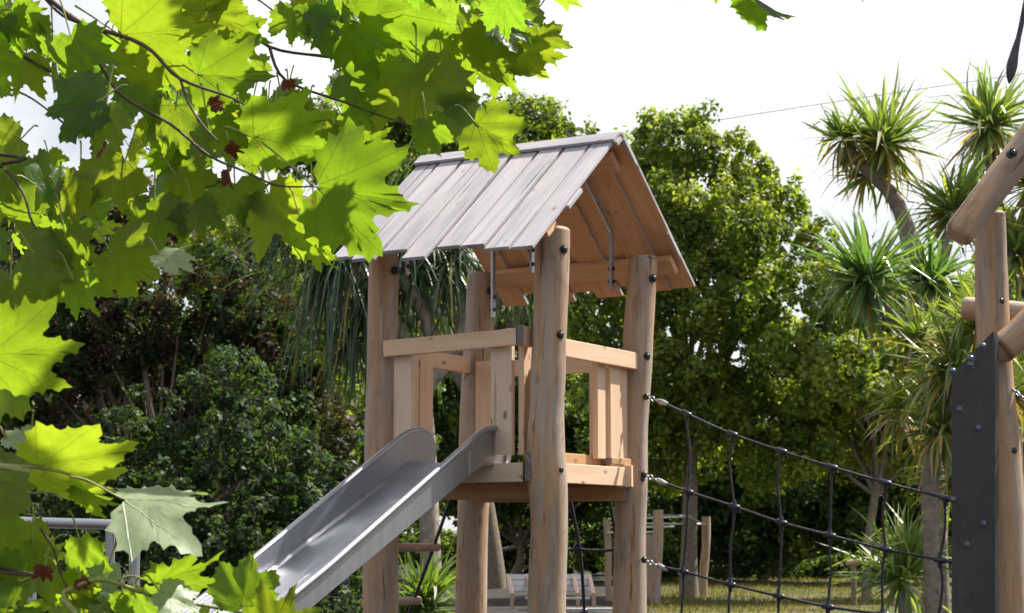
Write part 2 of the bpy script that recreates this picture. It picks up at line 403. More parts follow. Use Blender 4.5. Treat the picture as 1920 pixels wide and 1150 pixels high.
def log_post(pl, Y, parent, name='post'):
    """pl: list of (cx, y, r) in photo pixels from the top down; extended to the ground"""
    pts = [W(a, b, Y) for a, b, _ in pl]; rad = [r / F * Y for _, _, r in pl]
    d = (pts[-1] - pts[-2]); d = d / abs(d.z)
    g = pts[-1] + Vector((d.x * pts[-1].z * .6, 0, -pts[-1].z - .1)); pts.append(g); rad.append(rad[-1] * 1.03)
    n = 8; sp = smooth_path(pts, n); rr = []
    for i in range(len(pts) - 1):
        for j in range(n):
            q = j / n; q = q * q * (3 - 2 * q); rr.append(rad[i] * (1 - q) + rad[i + 1] * q)
    rr.append(rad[-1])
    # rounded top edge
    t0 = sp[0]; sp = [t0 + Vector((0, 0, .0)), t0 - Vector((0, 0, .006)), t0 - Vector((0, 0, .016))] + sp[1:]; rr = [rr[0] * .86, rr[0] * .95, rr[0]] + rr[1:]
    return MB().tube(sp, rr, 28, m=0, mcap=1, bump=.02, up=(-1, 0, 0)).build(name, [M['log'], M['log_end']], parent)
def bolt(px, py, Y, parent, r=.017, dirv=(0, -1, 0), name='bolt'):
    c = W(px, py, Y); d = Vector(dirv).normalized(); m = MB()
    m.tube([c - d * .03, c + d * .004], r * 1.5, 14, smooth=False).tube([c + d * .004, c + d * .013, c + d * .018], [r, r, r * .6], 10)
    return m.build(name, M['bolt'], parent)
Y1, Y2_, Y3, Y4 = T(-S, 0, 0).y, 10.0, T(0, S, 0).y, T(-S, S, 0).y
p1 = log_post([(720, 440, 28), (718, 560, 29), (716, 700, 29), (714, 830, 31), (715, 960, 31), (714, 1080, 33), (715, 1180, 32)], Y1, tower)
p2 = log_post([(1036, 428, 33), (1034, 520, 33.5), (1030, 640, 33), (1028, 700, 34), (1026, 760, 33), (1024, 830, 36), (1027, 900, 37), (1030, 990, 34.5), (1027, 1070, 35), (1025, 1150, 35)], Y2_, tower)
p3 = log_post([(1205, 481, 27), (1203, 530, 28), (1197, 620, 29), (1194, 700, 29), (1186, 800, 30), (1184, 900, 31), (1182, 1000, 29), (1180, 1150, 31)], Y3, tower)
p4 = log_post([(901, 512, 24), (899, 600, 26), (894, 700, 28), (891, 800, 30), (889, 900, 30), (886, 1000, 29), (883, 1150, 30)], Y4, tower)
for (x, y, P, Y, k) in ((1057, 468, p2, Y2_, 1), (1050, 628, p2, Y2_, 1), (1050, 881, p2, Y2_, 1), (1225, 522, p3, Y3, 1), (1213, 668, p3, Y3, 1), (1203, 898, p3, Y3, 1),
                        (744, 507, p1, Y1, 1), (923, 545, p4, Y4, 1)):
    rr_ = .1; n_ = Vector((.62, -.78, 0)); bolt(x, y, Y - .075, P, dirv=n_)

# roof
ZR = 3.865; SL = math.radians(38); TH = .021
RD = {-1: (-E2 * math.cos(SL) - UZ * math.sin(SL)), 1: (E2 * math.cos(SL) - UZ * math.sin(SL))}
def slope_pt(side, u, t_, up=0):
    d = RD[side]; nrm = Vector((side * E2.x * math.sin(SL), side * E2.y * math.sin(SL), math.cos(SL)))
    return T(u, S / 2, ZR) + d * t_ + nrm * up, d, nrm
edges = [-1.185, -1.02, -.845, -.665, -.49, -.315, -.145, .03, .185]
lensL = [1.22, 1.27, 1.20, 1.31, 1.21, 1.23, 1.28, 1.305]
lensR = [1.30, 1.22, 1.30, 1.24, 1.28, 1.22, 1.26, 1.27]
rnd = random.Random(3)
for side, lens_ in ((-1, lensL), (1, lensR)):
    m = MB()
    for i in range(8):
        gap = rnd.uniform(.009, .014) if side < 0 else -.006; u0, u1 = edges[i] + gap, edges[i + 1] - gap
        uc = (u0 + u1) / 2; skew = rnd.uniform(-.006, .006) * (side < 0); ln = lens_[i]
        lift = ((.005 if side < 0 else .025) if i % 2 else 0) + rnd.uniform(0, .003)
        c, d, nr = slope_pt(side, uc, ln / 2, lift)
        hx = E1 * ((u1 - u0) / 2)
        d2 = (d + E1 * skew + nr * rnd.uniform(-.003, .003)).normalized()
        m.obox(c, hx, d2 * (ln / 2), nr * (TH / 2), (0, 0, 0, 0, 0, 1) )
    # lap board along the ridge on top of the planks
    if side == -1:
        c, d, nr = slope_pt(side, -.5, .055, .028); m.obox(c, E1 * .69, d * .05, nr * .009, (0, 0, 0, 0, 0, 1))
    else:
        c, d, nr = slope_pt(side, -.5, .045, .028); m.obox(c, E1 * .69, d * .05, nr * .009, (0, 0, 0, 0, 0, 1))
    rf = m.build('roof_slope', [M['plank_top'], M['plank_under']], tower, bevel=.002)
    # purlins under the slope
    for tt in (.16, 1.02):
        c, d, nr = slope_pt(side, -.5, tt, -.034)
        MB().obox(c, E1 * (.655 if tt > .5 else .60), d * (.065), nr * .022).build('purlin', M['plank_under'], rf, bevel=.003)
    # short cover boards on the near edge
    for (ta, tb) in (((.03, .10), (.66, .86)) if side == -1 else ((.02, .22), (.78, .98))):
        c, d, nr = slope_pt(side, .1955, (ta + tb) / 2, 0)
        MB().obox(c, E1 * .009, d * ((tb - ta) / 2), nr * .0125).build('edge_batten', M['plank_top'], rf, bevel=.002)

# galvanised roof straps
def strap(u, side, zb, tup=.35):
    m = MB(); v0 = S / 2 + side * (S / 2 - .02)
    tpost = (S / 2 - .02) / math.cos(SL)
    a, d, nr = slope_pt(side, u, tup, -.062); b, _, _ = slope_pt(side, u, tpost, -.062); b2 = Vector((b.x, b.y, zb))
    m.obox((a + b) / 2, E1 * .004 * 2, (b - a) / 2, nr * .018)
    m.obox((b + b2) / 2 , E1 * .008, E2 * .018, UZ * ((b.z - b2.z) / 2 + .01))
    o = m.build('roof_strap', M['galv'], tower, bevel=.002)
    for zz in (zb + .04, zb + .12):
        MB().tube([Vector((b.x, b.y, zz)) - E1 * .02, Vector((b.x, b.y, zz)) + E1 * .02], .012, 8).build('bolt', M['bolt'], o)
strap(-.135, -1, 3.03); strap(-.13, 1, 3.05, .2); strap(-S + .12, -1, 3.08); strap(-S + .13, 1, 2.93, .2)

# deck
m = MB()
for i in range(8):
    v0 = -.03 + i * .145
    m.obox(T(-S / 2, v0 + .07, 1.925), E1 * (S / 2 - .03), E2 * .066, UZ * .02)
m.build('deck_floor', M['pine_grey'], tower, bevel=.003)
def beam(a, b, hw, hh, mat, name, ends=None, parent=None, bev=.004):
    a = Vector(a); b = Vector(b); d = (b - a); hd = d / 2; dn = d.normalized(); sd_ = dn.cross(UZ).normalized()
    upv = sd_.cross(dn)
    mt = [mat] + ([ends] if ends else [])
    e = 1 if ends else 0
    return MB().obox((a + b) / 2, hd, sd_ * hw, upv * hh, (e, e, 0, 0, 0, 0)).build(name, mt, parent or tower, bevel=bev)
# front and back beams, side beams, joists underneath
beam(T(-S + .05, -.03, 1.898), T(-.13, -.03, 1.898), .026, .053, M['pine_grey'], 'deck_beam', M['end_grey'])
beam(T(-.07, -.10, 1.93), T(-.07, S + .05, 1.93), .024, .085, M['beam'], 'deck_beam', M['end_grey'])
beam(T(.01, .09, 1.895), T(.01, S - .12, 1.895), .022, .055, M['pine'], 'deck_beam', M['pine'])
beam(T(-.03, S - .2, 1.90), T(.055, S - .17, 1.90), .035, .065, M['pine'], 'deck_block', M['pine'])
beam(T(-S + .03, S - .02, 1.89), T(-.05, S - .02, 1.89), .026, .06, M['beam'], 'deck_beam', M['end_grey'])
beam(T(-S + .02, .1, 1.89), T(-S + .02, S - .1, 1.89), .024, .06, M['beam'], 'deck_beam', M['end_grey'])
beam(T(-S + .03, .12, 1.80), T(-.02, .12, 1.80), .024, .045, M['beam'], 'joist', M['end_grey'])
beam(T(-S + .03, S - .14, 1.80), T(.0, S - .14, 1.80), .024, .045, M['beam'], 'joist', M['end_grey'])
# guard rails
beam(T(-S + .07, -.085, 2.622), T(-.145, -.085, 2.645), .022, .047, M['pine'], 'guard_rail', M['end_grey'])
beam(T(-.118, -.105, 2.648), T(-.118, .02, 2.648), .024, .055, M['pine'], 'guard_rail', M['end_grey'])
beam(T(.03, .075, 2.592), T(.03, S - .075, 2.592), .022, .05, M['pine'], 'guard_rail', M['pine'])
beam(T(-S - .03, .07, 2.62), T(-S - .03, S - .07, 2.62), .022, .05, M['pine'], 'guard_rail', M['end_grey'])
beam(T(-S + .08, S + .04, 2.60), T(-.09, S + .04, 2.60), .022, .05, M['pine'], 'guard_rail', M['end_grey'])
# upright guard boards
def board(u0, v0, u1, v1, zb, zt, mat, th=.018):
    a = T(u0, v0, 0); b = T(u1, v1, 0); d = (b - a) / 2; n_ = d.normalized().cross(UZ)
    MB().obox((a + b) / 2 + UZ * ((zb + zt) / 2), d, n_ * th, UZ * ((zt - zb) / 2)).build('guard_board', mat, tower, bevel=.003)
board(-.985, -.04, -.865, -.04, 1.86, 2.60, M['pine_grey'])
board(-.335, -.04, -.20, -.04, 1.995, 2.60, M['pine_grey'])
board(-.155, -.03, -.155, .09, 1.995, 2.60, M['pine'])
board(-.075, .10, -.075, .22, 1.995, 2.6, M['pine'])
board(-1.07, .16, -1.07, .31, 1.995, 2.60, M['pine']); board(-1.07, .325, -1.07, .47, 1.995, 2.60, M['pine'])
board(-1.07, S - .09, -.96, S - .09, 1.95, 2.64, M['pine']); board(-.93, S - .10, -.88, S - .06, 1.95, 2.60, M['pine'])
board(-.02, .60, -.02, .70, 1.995, 2.57, M['pine']); board(-.005, .735, -.005, .86, 1.93, 2.57, M['pine']); board(-.02, .885, -.02, .99, 1.93, 2.57, M['pine'])
board(-.30, S - .02, -.14, S - .02, 1.995, 2.56, M['pine'])
beam(T(-.01, .72, 1.985), T(-.01, 1.0, 1.985), .035, .02, M['beam'], 'deck_block', M['end_grey'])

# slide
SA = math.radians(24.8); SW = .235; SU = -.555
def sl(a, z, side): return T(SU + side, -.07 - a, z)
def bedz(a):
    z0 = 1.955
    if a < .12: return z0
    z = z0 - (a - .12) * math.tan(SA)
    if a > 3.4: z = z0 - (3.4 - .12) * math.tan(SA) - (a - 3.4) * .12
    return max(z, .30)
m = MB(); A = [-.12, 0, .06, .12] + [.12 + i * .08 for i in range(1, 54)]
prof = [(-SW, .012), (-SW + .02, 0), (.014, 0), (.02, .003), (.026, 0), (SW - .02, 0), (SW, .012)]
for a in A:
    for p in prof: m.v.append(sl(a, bedz(a) + p[1], p[0]))
for a in A:
    for p in prof: m.v.append(sl(a, bedz(a) + p[1] - .006, p[0]))
k = len(prof); off = len(A) * k
for i in range(len(A) - 1):
    for j in range(k - 1):
        q = (i * k + j, i * k + j + 1, (i + 1) * k + j + 1, (i + 1) * k + j)
        uvs = [(A[i], prof[j][0]), (A[i], prof[j + 1][0]), (A[i + 1], prof[j + 1][0]), (A[i + 1], prof[j][0])]
        m.face(q, uvs, 0, False); m.face([x + off for x in q[::-1]], uvs[::-1], 0, False)
slide = m.build('slide', M['steel'], tower)
for sgn in (-1, 1):
    m = MB(); off_ = sgn * (SW + .004)
    # side profile outline in (a, z): top line runs parallel to the bed, rounded at the head
    top = []; HT = .178
    ca, cz = -.045, bedz(0) + HT - .105; R_ = .115
    for i in range(13):
        an = math.radians(-75 + i * (165 + SA * 0) / 12)      # from the deck upward round to the slope line
        top.append((ca - R_ * math.cos(an), cz + R_ * 1.05 * math.sin(an)))
    top = [p for p in top]
    st = top[-1]
    for i in range(1, 56):
        a = .02 + i * .078
        zz = bedz(a) + HT - .065 * min(1, max(0, (a - .05) / 1.5))
        top.append((a, min(zz, top[-1][1])))
    bot = [(min(max(a, -.10), 4.3), min(bedz(a) - .022, z - .02)) for a, z in top]
    hw = .0025
    for (a, z), (a2, z2) in zip(top, bot):
        for s2 in (-hw, hw):
            m.v.append(sl(a, z, off_ + s2)); m.v.append(sl(a2, z2, off_ + s2))
    for i in range(len(top) - 1):
        b0, b1 = i * 4, (i + 1) * 4
        uvs = [(top[i][0], .2), (top[i][0], 0), (top[i + 1][0], 0), (top[i + 1][0], .2)]
        m.face((b0, b0 + 1, b1 + 1, b1), uvs); m.face((b0 + 2, b1 + 2, b1 + 3, b0 + 3), uvs); m.face((b0 + 1, b0 + 3, b1 + 3, b1 + 1), uvs)
    w_ = m.build('side_wall', M['steel'], slide)
    MB().tube([sl(a, z, off_ + sgn * .012) for a, z in top], .017, 10).build('rim', M['steel'], slide)

# ------------------------------------------------------------ rope ladder on the open side
def rope(m, a, b, r=.009, sag=0, n=8):
    a = Vector(a); b = Vector(b); pts = []
    for i in range(n + 1):
        t_ = i / n; pts.append(a.lerp(b, t_) - UZ * sag * 4 * t_ * (1 - t_))
    m.tube(pts, r, 7); return pts
def lad(z, v): return T(-S - .01 - (1.86 - z) * .42, v, z)
lo = empty('rope_ladder', lad(0, .6), 'black rope ladder with thin log rungs hanging under the left of the tower deck', 'rope ladder')
for v in (.33, .82):
    m = MB(); m.tube(smooth_path([lad(z, v) + E2 * random.uniform(-.006, .006) for z in (1.84, 1.48, 1.15, .82, .49, .16, -.02)], 3), .011, 8); m.build('side_rope', M['rope'], lo)
for i, z in enumerate((1.48, 1.15, .82, .49, .18)):
    a = lad(z, .27); b = lad(z, .88)
    MB().tube([a, a + (b - a) * .02, a + (b - a) * .98, b], [.021, .027, .027, .021], 14, mcap=1).build('rung', [M['log'], M['log_end']], lo)

# climbing net hanging at the back of the deck
def cl(u, z): return T(u, S + .08 + (1.84 - z) * .25, z)
cn_ = empty('climbing_net', cl(-.5, 0), 'black rope climbing net hanging from the back edge of the tower deck', 'climbing net')
us = (-.80, -.50, -.22)
for k_, u in enumerate(us):
    m = MB(); m.tube(smooth_path([cl(u + .02 * math.sin(z * 5 + k_), z) for z in (1.86, 1.45, 1.02, .6, .1)], 3), .011, 8); m.build('rope_strand', M['rope'], cn_)
    MB().tube([cl(u, 1.86), cl(u, 1.80)], .018, 8).build('rope_end', M['galv'], cn_)
for z in (1.47, 1.07, .67, .27):
    m = MB()
    for i in range(2): rope(m, cl(us[i], z), cl(us[i + 1], z), .010, .012)
    m.build('rope_strand', M['rope'], cn_)
    for u in us: MB().ball(cl(u, z), .024, scale=(1.1, 1.1, 1.5)).build('rope_joint', M['joint'], cn_)

# ------------------------------------------------------------ rope net between the tower and the right frame
RN = empty('rope_net', W(1500, 1300, 10.3), 'black rope net strung between the tower and the dark bolted board', 'rope net')
def yn(px): # depth along the net, nearer to the right
    t_ = (px - 1215) / 565.0; X0 = W(1215, 900, 10.86).x; X1 = W(1785, 900, 9.62).x
    # intersect the pixel ray with the vertical plane of the net
    sx = (px - CX) / F * (1 / (CP)) ; dx = X1 - X0; dy = 9.62 - 10.86
    return (X0 - 10.86 * dx / dy) / (sx - dx / dy)
def NP(px, py): return W(px, py, yn(px))
rows = [[(1240, 754), (1287, 776), (1373, 814), (1465, 846), (1560, 876), (1660, 905), (1772, 934), (1784, 937)],
        [(1238, 903), (1290, 922), (1377, 950), (1465, 980), (1556, 1004), (1660, 1030), (1762, 1050), (1784, 1055)],
        [(1238, 1063), (1281, 1072), (1369, 1096), (1460, 1118), (1552, 1138), (1655, 1152), (1758, 1166), (1784, 1170)],
        [(1236, 1205), (1276, 1212), (1366, 1230), (1460, 1248), (1554, 1262), (1656, 1274), (1760, 1284), (1784, 1287)]]
ends0 = [(1212, 744), (1208, 890), (1208, 1050), (1206, 1192)]
for r_, row in enumerate(rows):
    m = MB(); pts = smooth_path([NP(*p) for p in row], 5); n0 = len(pts)
    m.tube(pts, .006, 9); 
    # twisted strands
    for ph in (0, 2.09, 4.19):
        hp = []
        ln = 0
        dense = smooth_path(pts, 4)
        for i, p in enumerate(dense):
            if i: ln += (dense[i] - dense[i - 1]).length
            a = ln * 110 + ph; hp.append(p + Vector((0, -1, 0)) * math.sin(a) * .0045 + UZ * math.cos(a) * .0045)
        m.tube(hp, .0052, 5)
    m.build('rope_strand', M['rope'], RN)
    # chain to the post
    a = W(ends0[r_][0], ends0[r_][1], 10.86); b = NP(*row[0]); nl = 4; m = MB()
    for i in range(nl):
        p = a.lerp(b, (i + .2) / nl); q = a.lerp(b, (i + 1.15) / nl); d = (q - p) / 2; c = (p + q) / 2
        sdv = (UZ if i % 2 else Vector((0, 1, 0))) * .014; lp = []
        for k_ in range(13):
            an = 2 * math.pi * k_ / 12; lp.append(c + d * math.cos(an) + sdv * math.sin(an))
        m.tube(lp, .0042, 6, caps=False)
    m.build('chain', M['galv'], RN)
    MB().ball(a, .02, scale=(1, 1, 1)).build('eye_bolt', M['bolt'], RN)
    MB().tube([b - (b - a).normalized() * .03, b, b + (b - a).normalized() * .05], [.010, .018, .011], 10).build('rope_end', M['galv'], RN)
    for j in range(1, 7):
        p = NP(*row[j]); d = (NP(*row[j + 1]) - NP(*row[j - 1])).normalized(); m = MB()
        m.tube([p - d * .036, p - d * .030, p + d * .030, p + d * .036], [.010, .016, .016, .010], 10)
        m.tube([p, p - UZ * .045], [.017, .009], 9)
        if r_: m.tube([p, p + UZ * .040], [.015, .009], 9)
        m.build('rope_joint', M['joint'], RN)
for j in range(1, 7):
    for r_ in range(3):
        a = NP(*rows[r_][j]); b = NP(*rows[r_ + 1][j]); md = (a + b) / 2 + Vector((random.uniform(-.02, .02), random.uniform(-.01, .01), 0))
        MB().tube(smooth_path([a, a.lerp(md, .5) + Vector((random.uniform(-.006, .006), 0, 0)), md, b], 4), .0072, 8).build('rope_strand', M['rope'], RN)

# ------------------------------------------------------------ right-hand climbing frame
CF = empty('climbing_structure', W(1860, 1500, 9.8), 'log climbing frame at the right edge with a dark bolted board on its post', 'climbing frame')
p5 = log_post([(1857, 398, 28), (1858, 470, 29), (1860, 560, 30.5), (1862, 620, 31), (1868, 720, 32), (1878, 840, 35), (1884, 960, 36), (1888, 1150, 37)], 9.85, CF)
bolt(1876, 565, 9.85 - .07, p5, dirv=(.4, -.9, 0)); bolt(1900, 845, 9.85 - .08, p5, dirv=(.4, -.9, 0))
def log(pts, rad, name='log_beam', parent=CF):
    sp = smooth_path(pts, 5); n_ = len(sp); rr = [rad[0] + (rad[1] - rad[0]) * i / (n_ - 1) for i in range(n_)]
    d0 = (sp[1] - sp[0]).normalized(); d1 = (sp[-1] - sp[-2]).normalized(); e0, e1 = sp[0], sp[-1]
    sp = [e0, e0 + d0 * .012, e0 + d0 * .03] + sp[1:-1] + [e1 - d1 * .02, e1]; rr = [rad[0] * .72, rad[0] * .93, rad[0]] + rr[1:-1] + [rr[-1], rr[-1] * .9]
    return MB().tube(sp, rr, 26, mcap=1, bump=.02, up=(0, 0, -1)).build(name, [M['log'], M['log_end']], parent)
log([W(1793, 445, 9.55), W(1862, 354, 9.6), W(1930, 265, 9.65), W(2010, 160, 9.7), W(2140, -10, 9.8)], [.082, .088])
bolt(1899, 287, 9.55 - .08, CF, dirv=(.2, -1, 0))
log([W(1803, 578, 10.25), W(1900, 588, 10.15), W(2040, 604, 9.9)], [.066, .07])
log([W(1868, 662, 9.72), W(1925, 612, 9.72), W(2010, 520, 9.75), W(2140, 380, 9.8)], [.078, .085])
log([W(1935, 845, 10.3), W(2040, 855, 10.1)], [.06, .06])
log([W(2100, 250, 9.9), W(2105, 700, 9.9), W(2110, 1560, 9.9)], [.09, .1], 'post')
# board: pentagon plate with a slanted top
yb = 9.60; th = .034
out = [(1784, 1560), (1784, 702), (1862, 621), (1866, 640), (1866, 1560)]
m = MB(); fr = [W(a, b, yb) for a, b in out]; bk = [p + Vector((.055, .034, 0)) * .55 + Vector((0, th * .5, 0)) for p in fr]
i0 = 0; m.v = fr + bk; n_ = len(out)
m.face(range(n_), [(p.z, p.x) for p in fr]); m.face(range(2 * n_ - 1, n_ - 1, -1), [(p.z, p.x) for p in bk[::-1]])
for i in range(n_):
    j = (i + 1) % n_; m.face((i, i + n_, j + n_, j), [(0, 0), (0, .03), (1, .03), (1, 0)])
plate = m.build('bolted_board', M['plate'], CF, bevel=.002)
for (x, y) in ((1786, 696), (1820, 672), (1819, 684), (1843, 649), (1798, 768), (1833, 803), (1787, 937), (1843, 982), (1812, 1021)):
    c = W(x, y, yb); m = MB(); d = Vector((random.uniform(-.15, .15), -1, random.uniform(-.2, .1))).normalized()
    m.tube([c + d * -.002, c + d * .004], .020, 16, smooth=False).tube([c + d * .004, c + d * .016, c + d * .022], [.0165, .015, .008], 12)
    m.build('bolt', M['galv_dark'], plate)
# chain going right
CHN = MB(); a = W(1868, 702, 9.9); b = W(1985, 782, 9.5)
nl = 16
for i in range(nl):
    p = a.lerp(b, i / nl); q = a.lerp(b, (i + 1.25) / nl); p.z -= .03 * math.sin(math.pi * i / nl); q.z -= .03 * math.sin(math.pi * (i + 1) / nl)
    d = (q - p) / 2; c = (p + q) / 2; sdv = (UZ if i % 2 else Vector((0, 1, 0))) * .011
    CHN.tube([c + d * math.cos(2 * math.pi * k_ / 12) + sdv * math.sin(2 * math.pi * k_ / 12) for k_ in range(13)], .0042, 6, caps=False)
ch = CHN.build('chain', M['galv']); tag(ch, 'silver steel chain running off the right edge below the sloping log', 'chain')

# ------------------------------------------------------------ steel hand rail, left
RL = empty('hand_rail', W(207, 1700, 6.5), 'pale grey steel tube rail half hidden by leaves at the lower left', 'hand rail')
yr = 6.5
MB().tube(smooth_path([W(35, 979, yr), W(100, 981, yr), W(205, 984, yr), W(232, 987, yr), W(248, 1000, yr), W(256, 1022, yr), W(252, 1060, yr), W(250, 1500, yr)], 5), 10 / F * yr, 14).build('rail', M['steel'], RL)
MB().tube([W(207, 992, yr + .01), W(205, 1150, yr + .01), W(204, 1760, yr + .01)], 9 / F * yr, 14).build('upright', M['steel'], RL)
MB().tube([W(60, 988, yr + .01), W(59, 1150, yr + .01), W(57, 1760, yr + .01)], 9 / F * yr, 14).build('upright', M['steel'], RL)

# ------------------------------------------------------------ picnic bench with table, far lawn
TB = empty('picnic_table', W(1060, 1150, 38) , 'bleached slatted picnic bench and table seen low between the tower posts', 'picnic table')
Yt = 38.0
def tb(px, py, dy=0): return W(px, py, Yt + dy)
sx_ = F / Yt
m = MB()
for i, (y, z, d) in enumerate(((1082, .92, .9), (1093, .80, .82), (1104, .68, .74))):   # reclining slatted back
    a = tb(949, y, d); b = tb(1108, y, d); m.obox((a + b) / 2, (b - a) / 2, Vector((0, .02, .052)), Vector((0, .012, -.005)))
m.build('backrest', M['paint_leg'], TB)
m = MB()
for i in range(3):
    a = tb(985, 1122, -.2 + i * .15); b = tb(1106, 1122, -.2 + i * .15); m.obox((a + b) / 2, (b - a) / 2, Vector((0, .06, 0)), Vector((0, 0, .018)))
m.build('seat', M['paint_leg'], TB)
m = MB(); a = tb(1062, 1143, -.9); b = tb(1148, 1143, -.9); m.obox((a + b) / 2, (b - a) / 2, Vector((0, .16, 0)), Vector((0, 0, .025))); m.build('bench_seat', M['paint_leg'], TB)
M['table_leg'] = plain('reddish_table_timber', (.12, .07, .055), .7, 0, .2, 20)
for px in (952, 990, 1075, 1105):
    m = MB(); a = tb(px, 1078, .9); b = tb(px + 8, 1112, .4); c = Vector((b.x, b.y - .2, gz(0, Yt) - .02))
    m.obox((a + b) / 2 + Vector((0, .03, 0)), (b - a) / 2, Vector((.035, 0, 0)), Vector((0, .03, .02))); m.obox((b + c) / 2, (c - b) / 2, Vector((.04, 0, 0)), Vector((0, .04, 0))); m.build('leg', M['table_leg'], TB)

# ------------------------------------------------------------ monkey bars beyond
MK = empty('monkey_bars', W(1250, 1130, 44), 'distant overhead ladder of pale bars on log posts at the back of the lawn', 'monkey bars')
def mkpost(px, py, r, Y, lean=0):
    a = W(px, py, Y); b = Vector((W(px + lean, 1110, Y).x, Y, gz(0, Y) - .1))
    MB().tube(smooth_path([a, a.lerp(b, .35) + Vector((.02, 0, 0)), a.lerp(b, .7) - Vector((.015, 0, 0)), b], 3), [r / F * Y * (1 + .03 * (i % 3)) for i in range(10)], 14, mcap=1, bump=.02).build('post', [M['log'], M['log_end']], MK)
mkpost(1234, 956, 9.5, 42, -5); mkpost(1324, 969, 8, 46.5, -6); mkpost(1137, 974, 6, 44, 6); mkpost(1219, 1002, 8, 46, 1)
for (xa, ya, da, xb, yb_, db) in ((1140, 974, 44.6, 1296, 969, 44.6), (1140, 981, 44.3, 1318, 983, 46.3), (1140, 990, 44.1, 1264, 988, 43.4), (1140, 999, 43.9, 1240, 998, 42.2)):
    MB().tube([W(xa, ya, da), W(xb, yb_, db)], 1.9 / F * 44, 8).build('rung', M['rung_metal'], MK)
MB().tube([W(1236, 966, 42), W(1290, 968, 44), W(1322, 984, 46.4)], 1.6 / F * 44, 8).build('side_rail', M['galv'], MK)
lg = MB().tube(smooth_path([W(1587, 1055, 40), W(1620, 1051, 40), W(1680, 1047, 39.5)], 4), 6 / F * 40, 12, mcap=1).build('balance_log', [M['log'], M['log_end']])
stp = None
BL = empty('balance_beam', W(1640, 1150, 40), 'single pale log raised on stumps beside the small cabbage tree', 'balance beam')
setparent(lg, BL); lg.name = 'log_beam'
for px in (1600, 1672): MB().tube([W(px, 1058, 40.05), Vector((W(px, 1058, 40.05).x, 40.05, -.1))], .06, 10).build('stump', M['bark'], BL)

# ------------------------------------------------------------ overhead wire
wr = MB().tube([W(900 + i * 60, 300 - i * 60 * .158 - 4 * math.sin(i / 17 * 3.14), 62) for i in range(18)], .012, 5).build('overhead_wire', M['joint'])
tag(wr, 'thin overhead wire crossing the white sky behind the roof', 'wire')

#==VEG==
# ------------------------------------------------------------ vegetation
def card_mesh(name, V, C, mat, nv=4, parent=None, uv=None):
    """V: (n, nv, 3) faces; C: (n, 3) colour per face"""
    n = len(V); V = V.reshape(-1, 3); org = V.mean(0); me = bpy.data.meshes.new(name)
    me.vertices.add(len(V)); me.vertices.foreach_set('co', (V - org).astype(np.float32).ravel())
    me.loops.add(len(V)); me.loops.foreach_set('vertex_index', np.arange(len(V)))
    me.polygons.add(n); me.polygons.foreach_set('loop_start', np.arange(n) * nv); me.update()
    CC = np.concatenate([np.repeat(C, nv, 0), np.ones((n * nv, 1))], 1).astype(np.float32)
    at = me.color_attributes.new('col', 'FLOAT_COLOR', 'POINT'); at.data.foreach_set('color', CC.ravel())
    me.materials.append(mat); o = bpy.data.objects.new(name, me); col.objects.link(o); o.location = Vector(org)
    if parent is not None: setparent(o, parent)
    return o
def unit(a): return a / np.maximum(np.linalg.norm(a, axis=-1, keepdims=True), 1e-9)
SUNN = np.array(SUN)
def blob(px, py, Y, rx, ry, rd=None):
    c = W(px, py, Y); k = Y / F
    return (np.array(c), np.array([rx * k, (rd if rd else (rx + ry) / 2) * k, ry * k]))
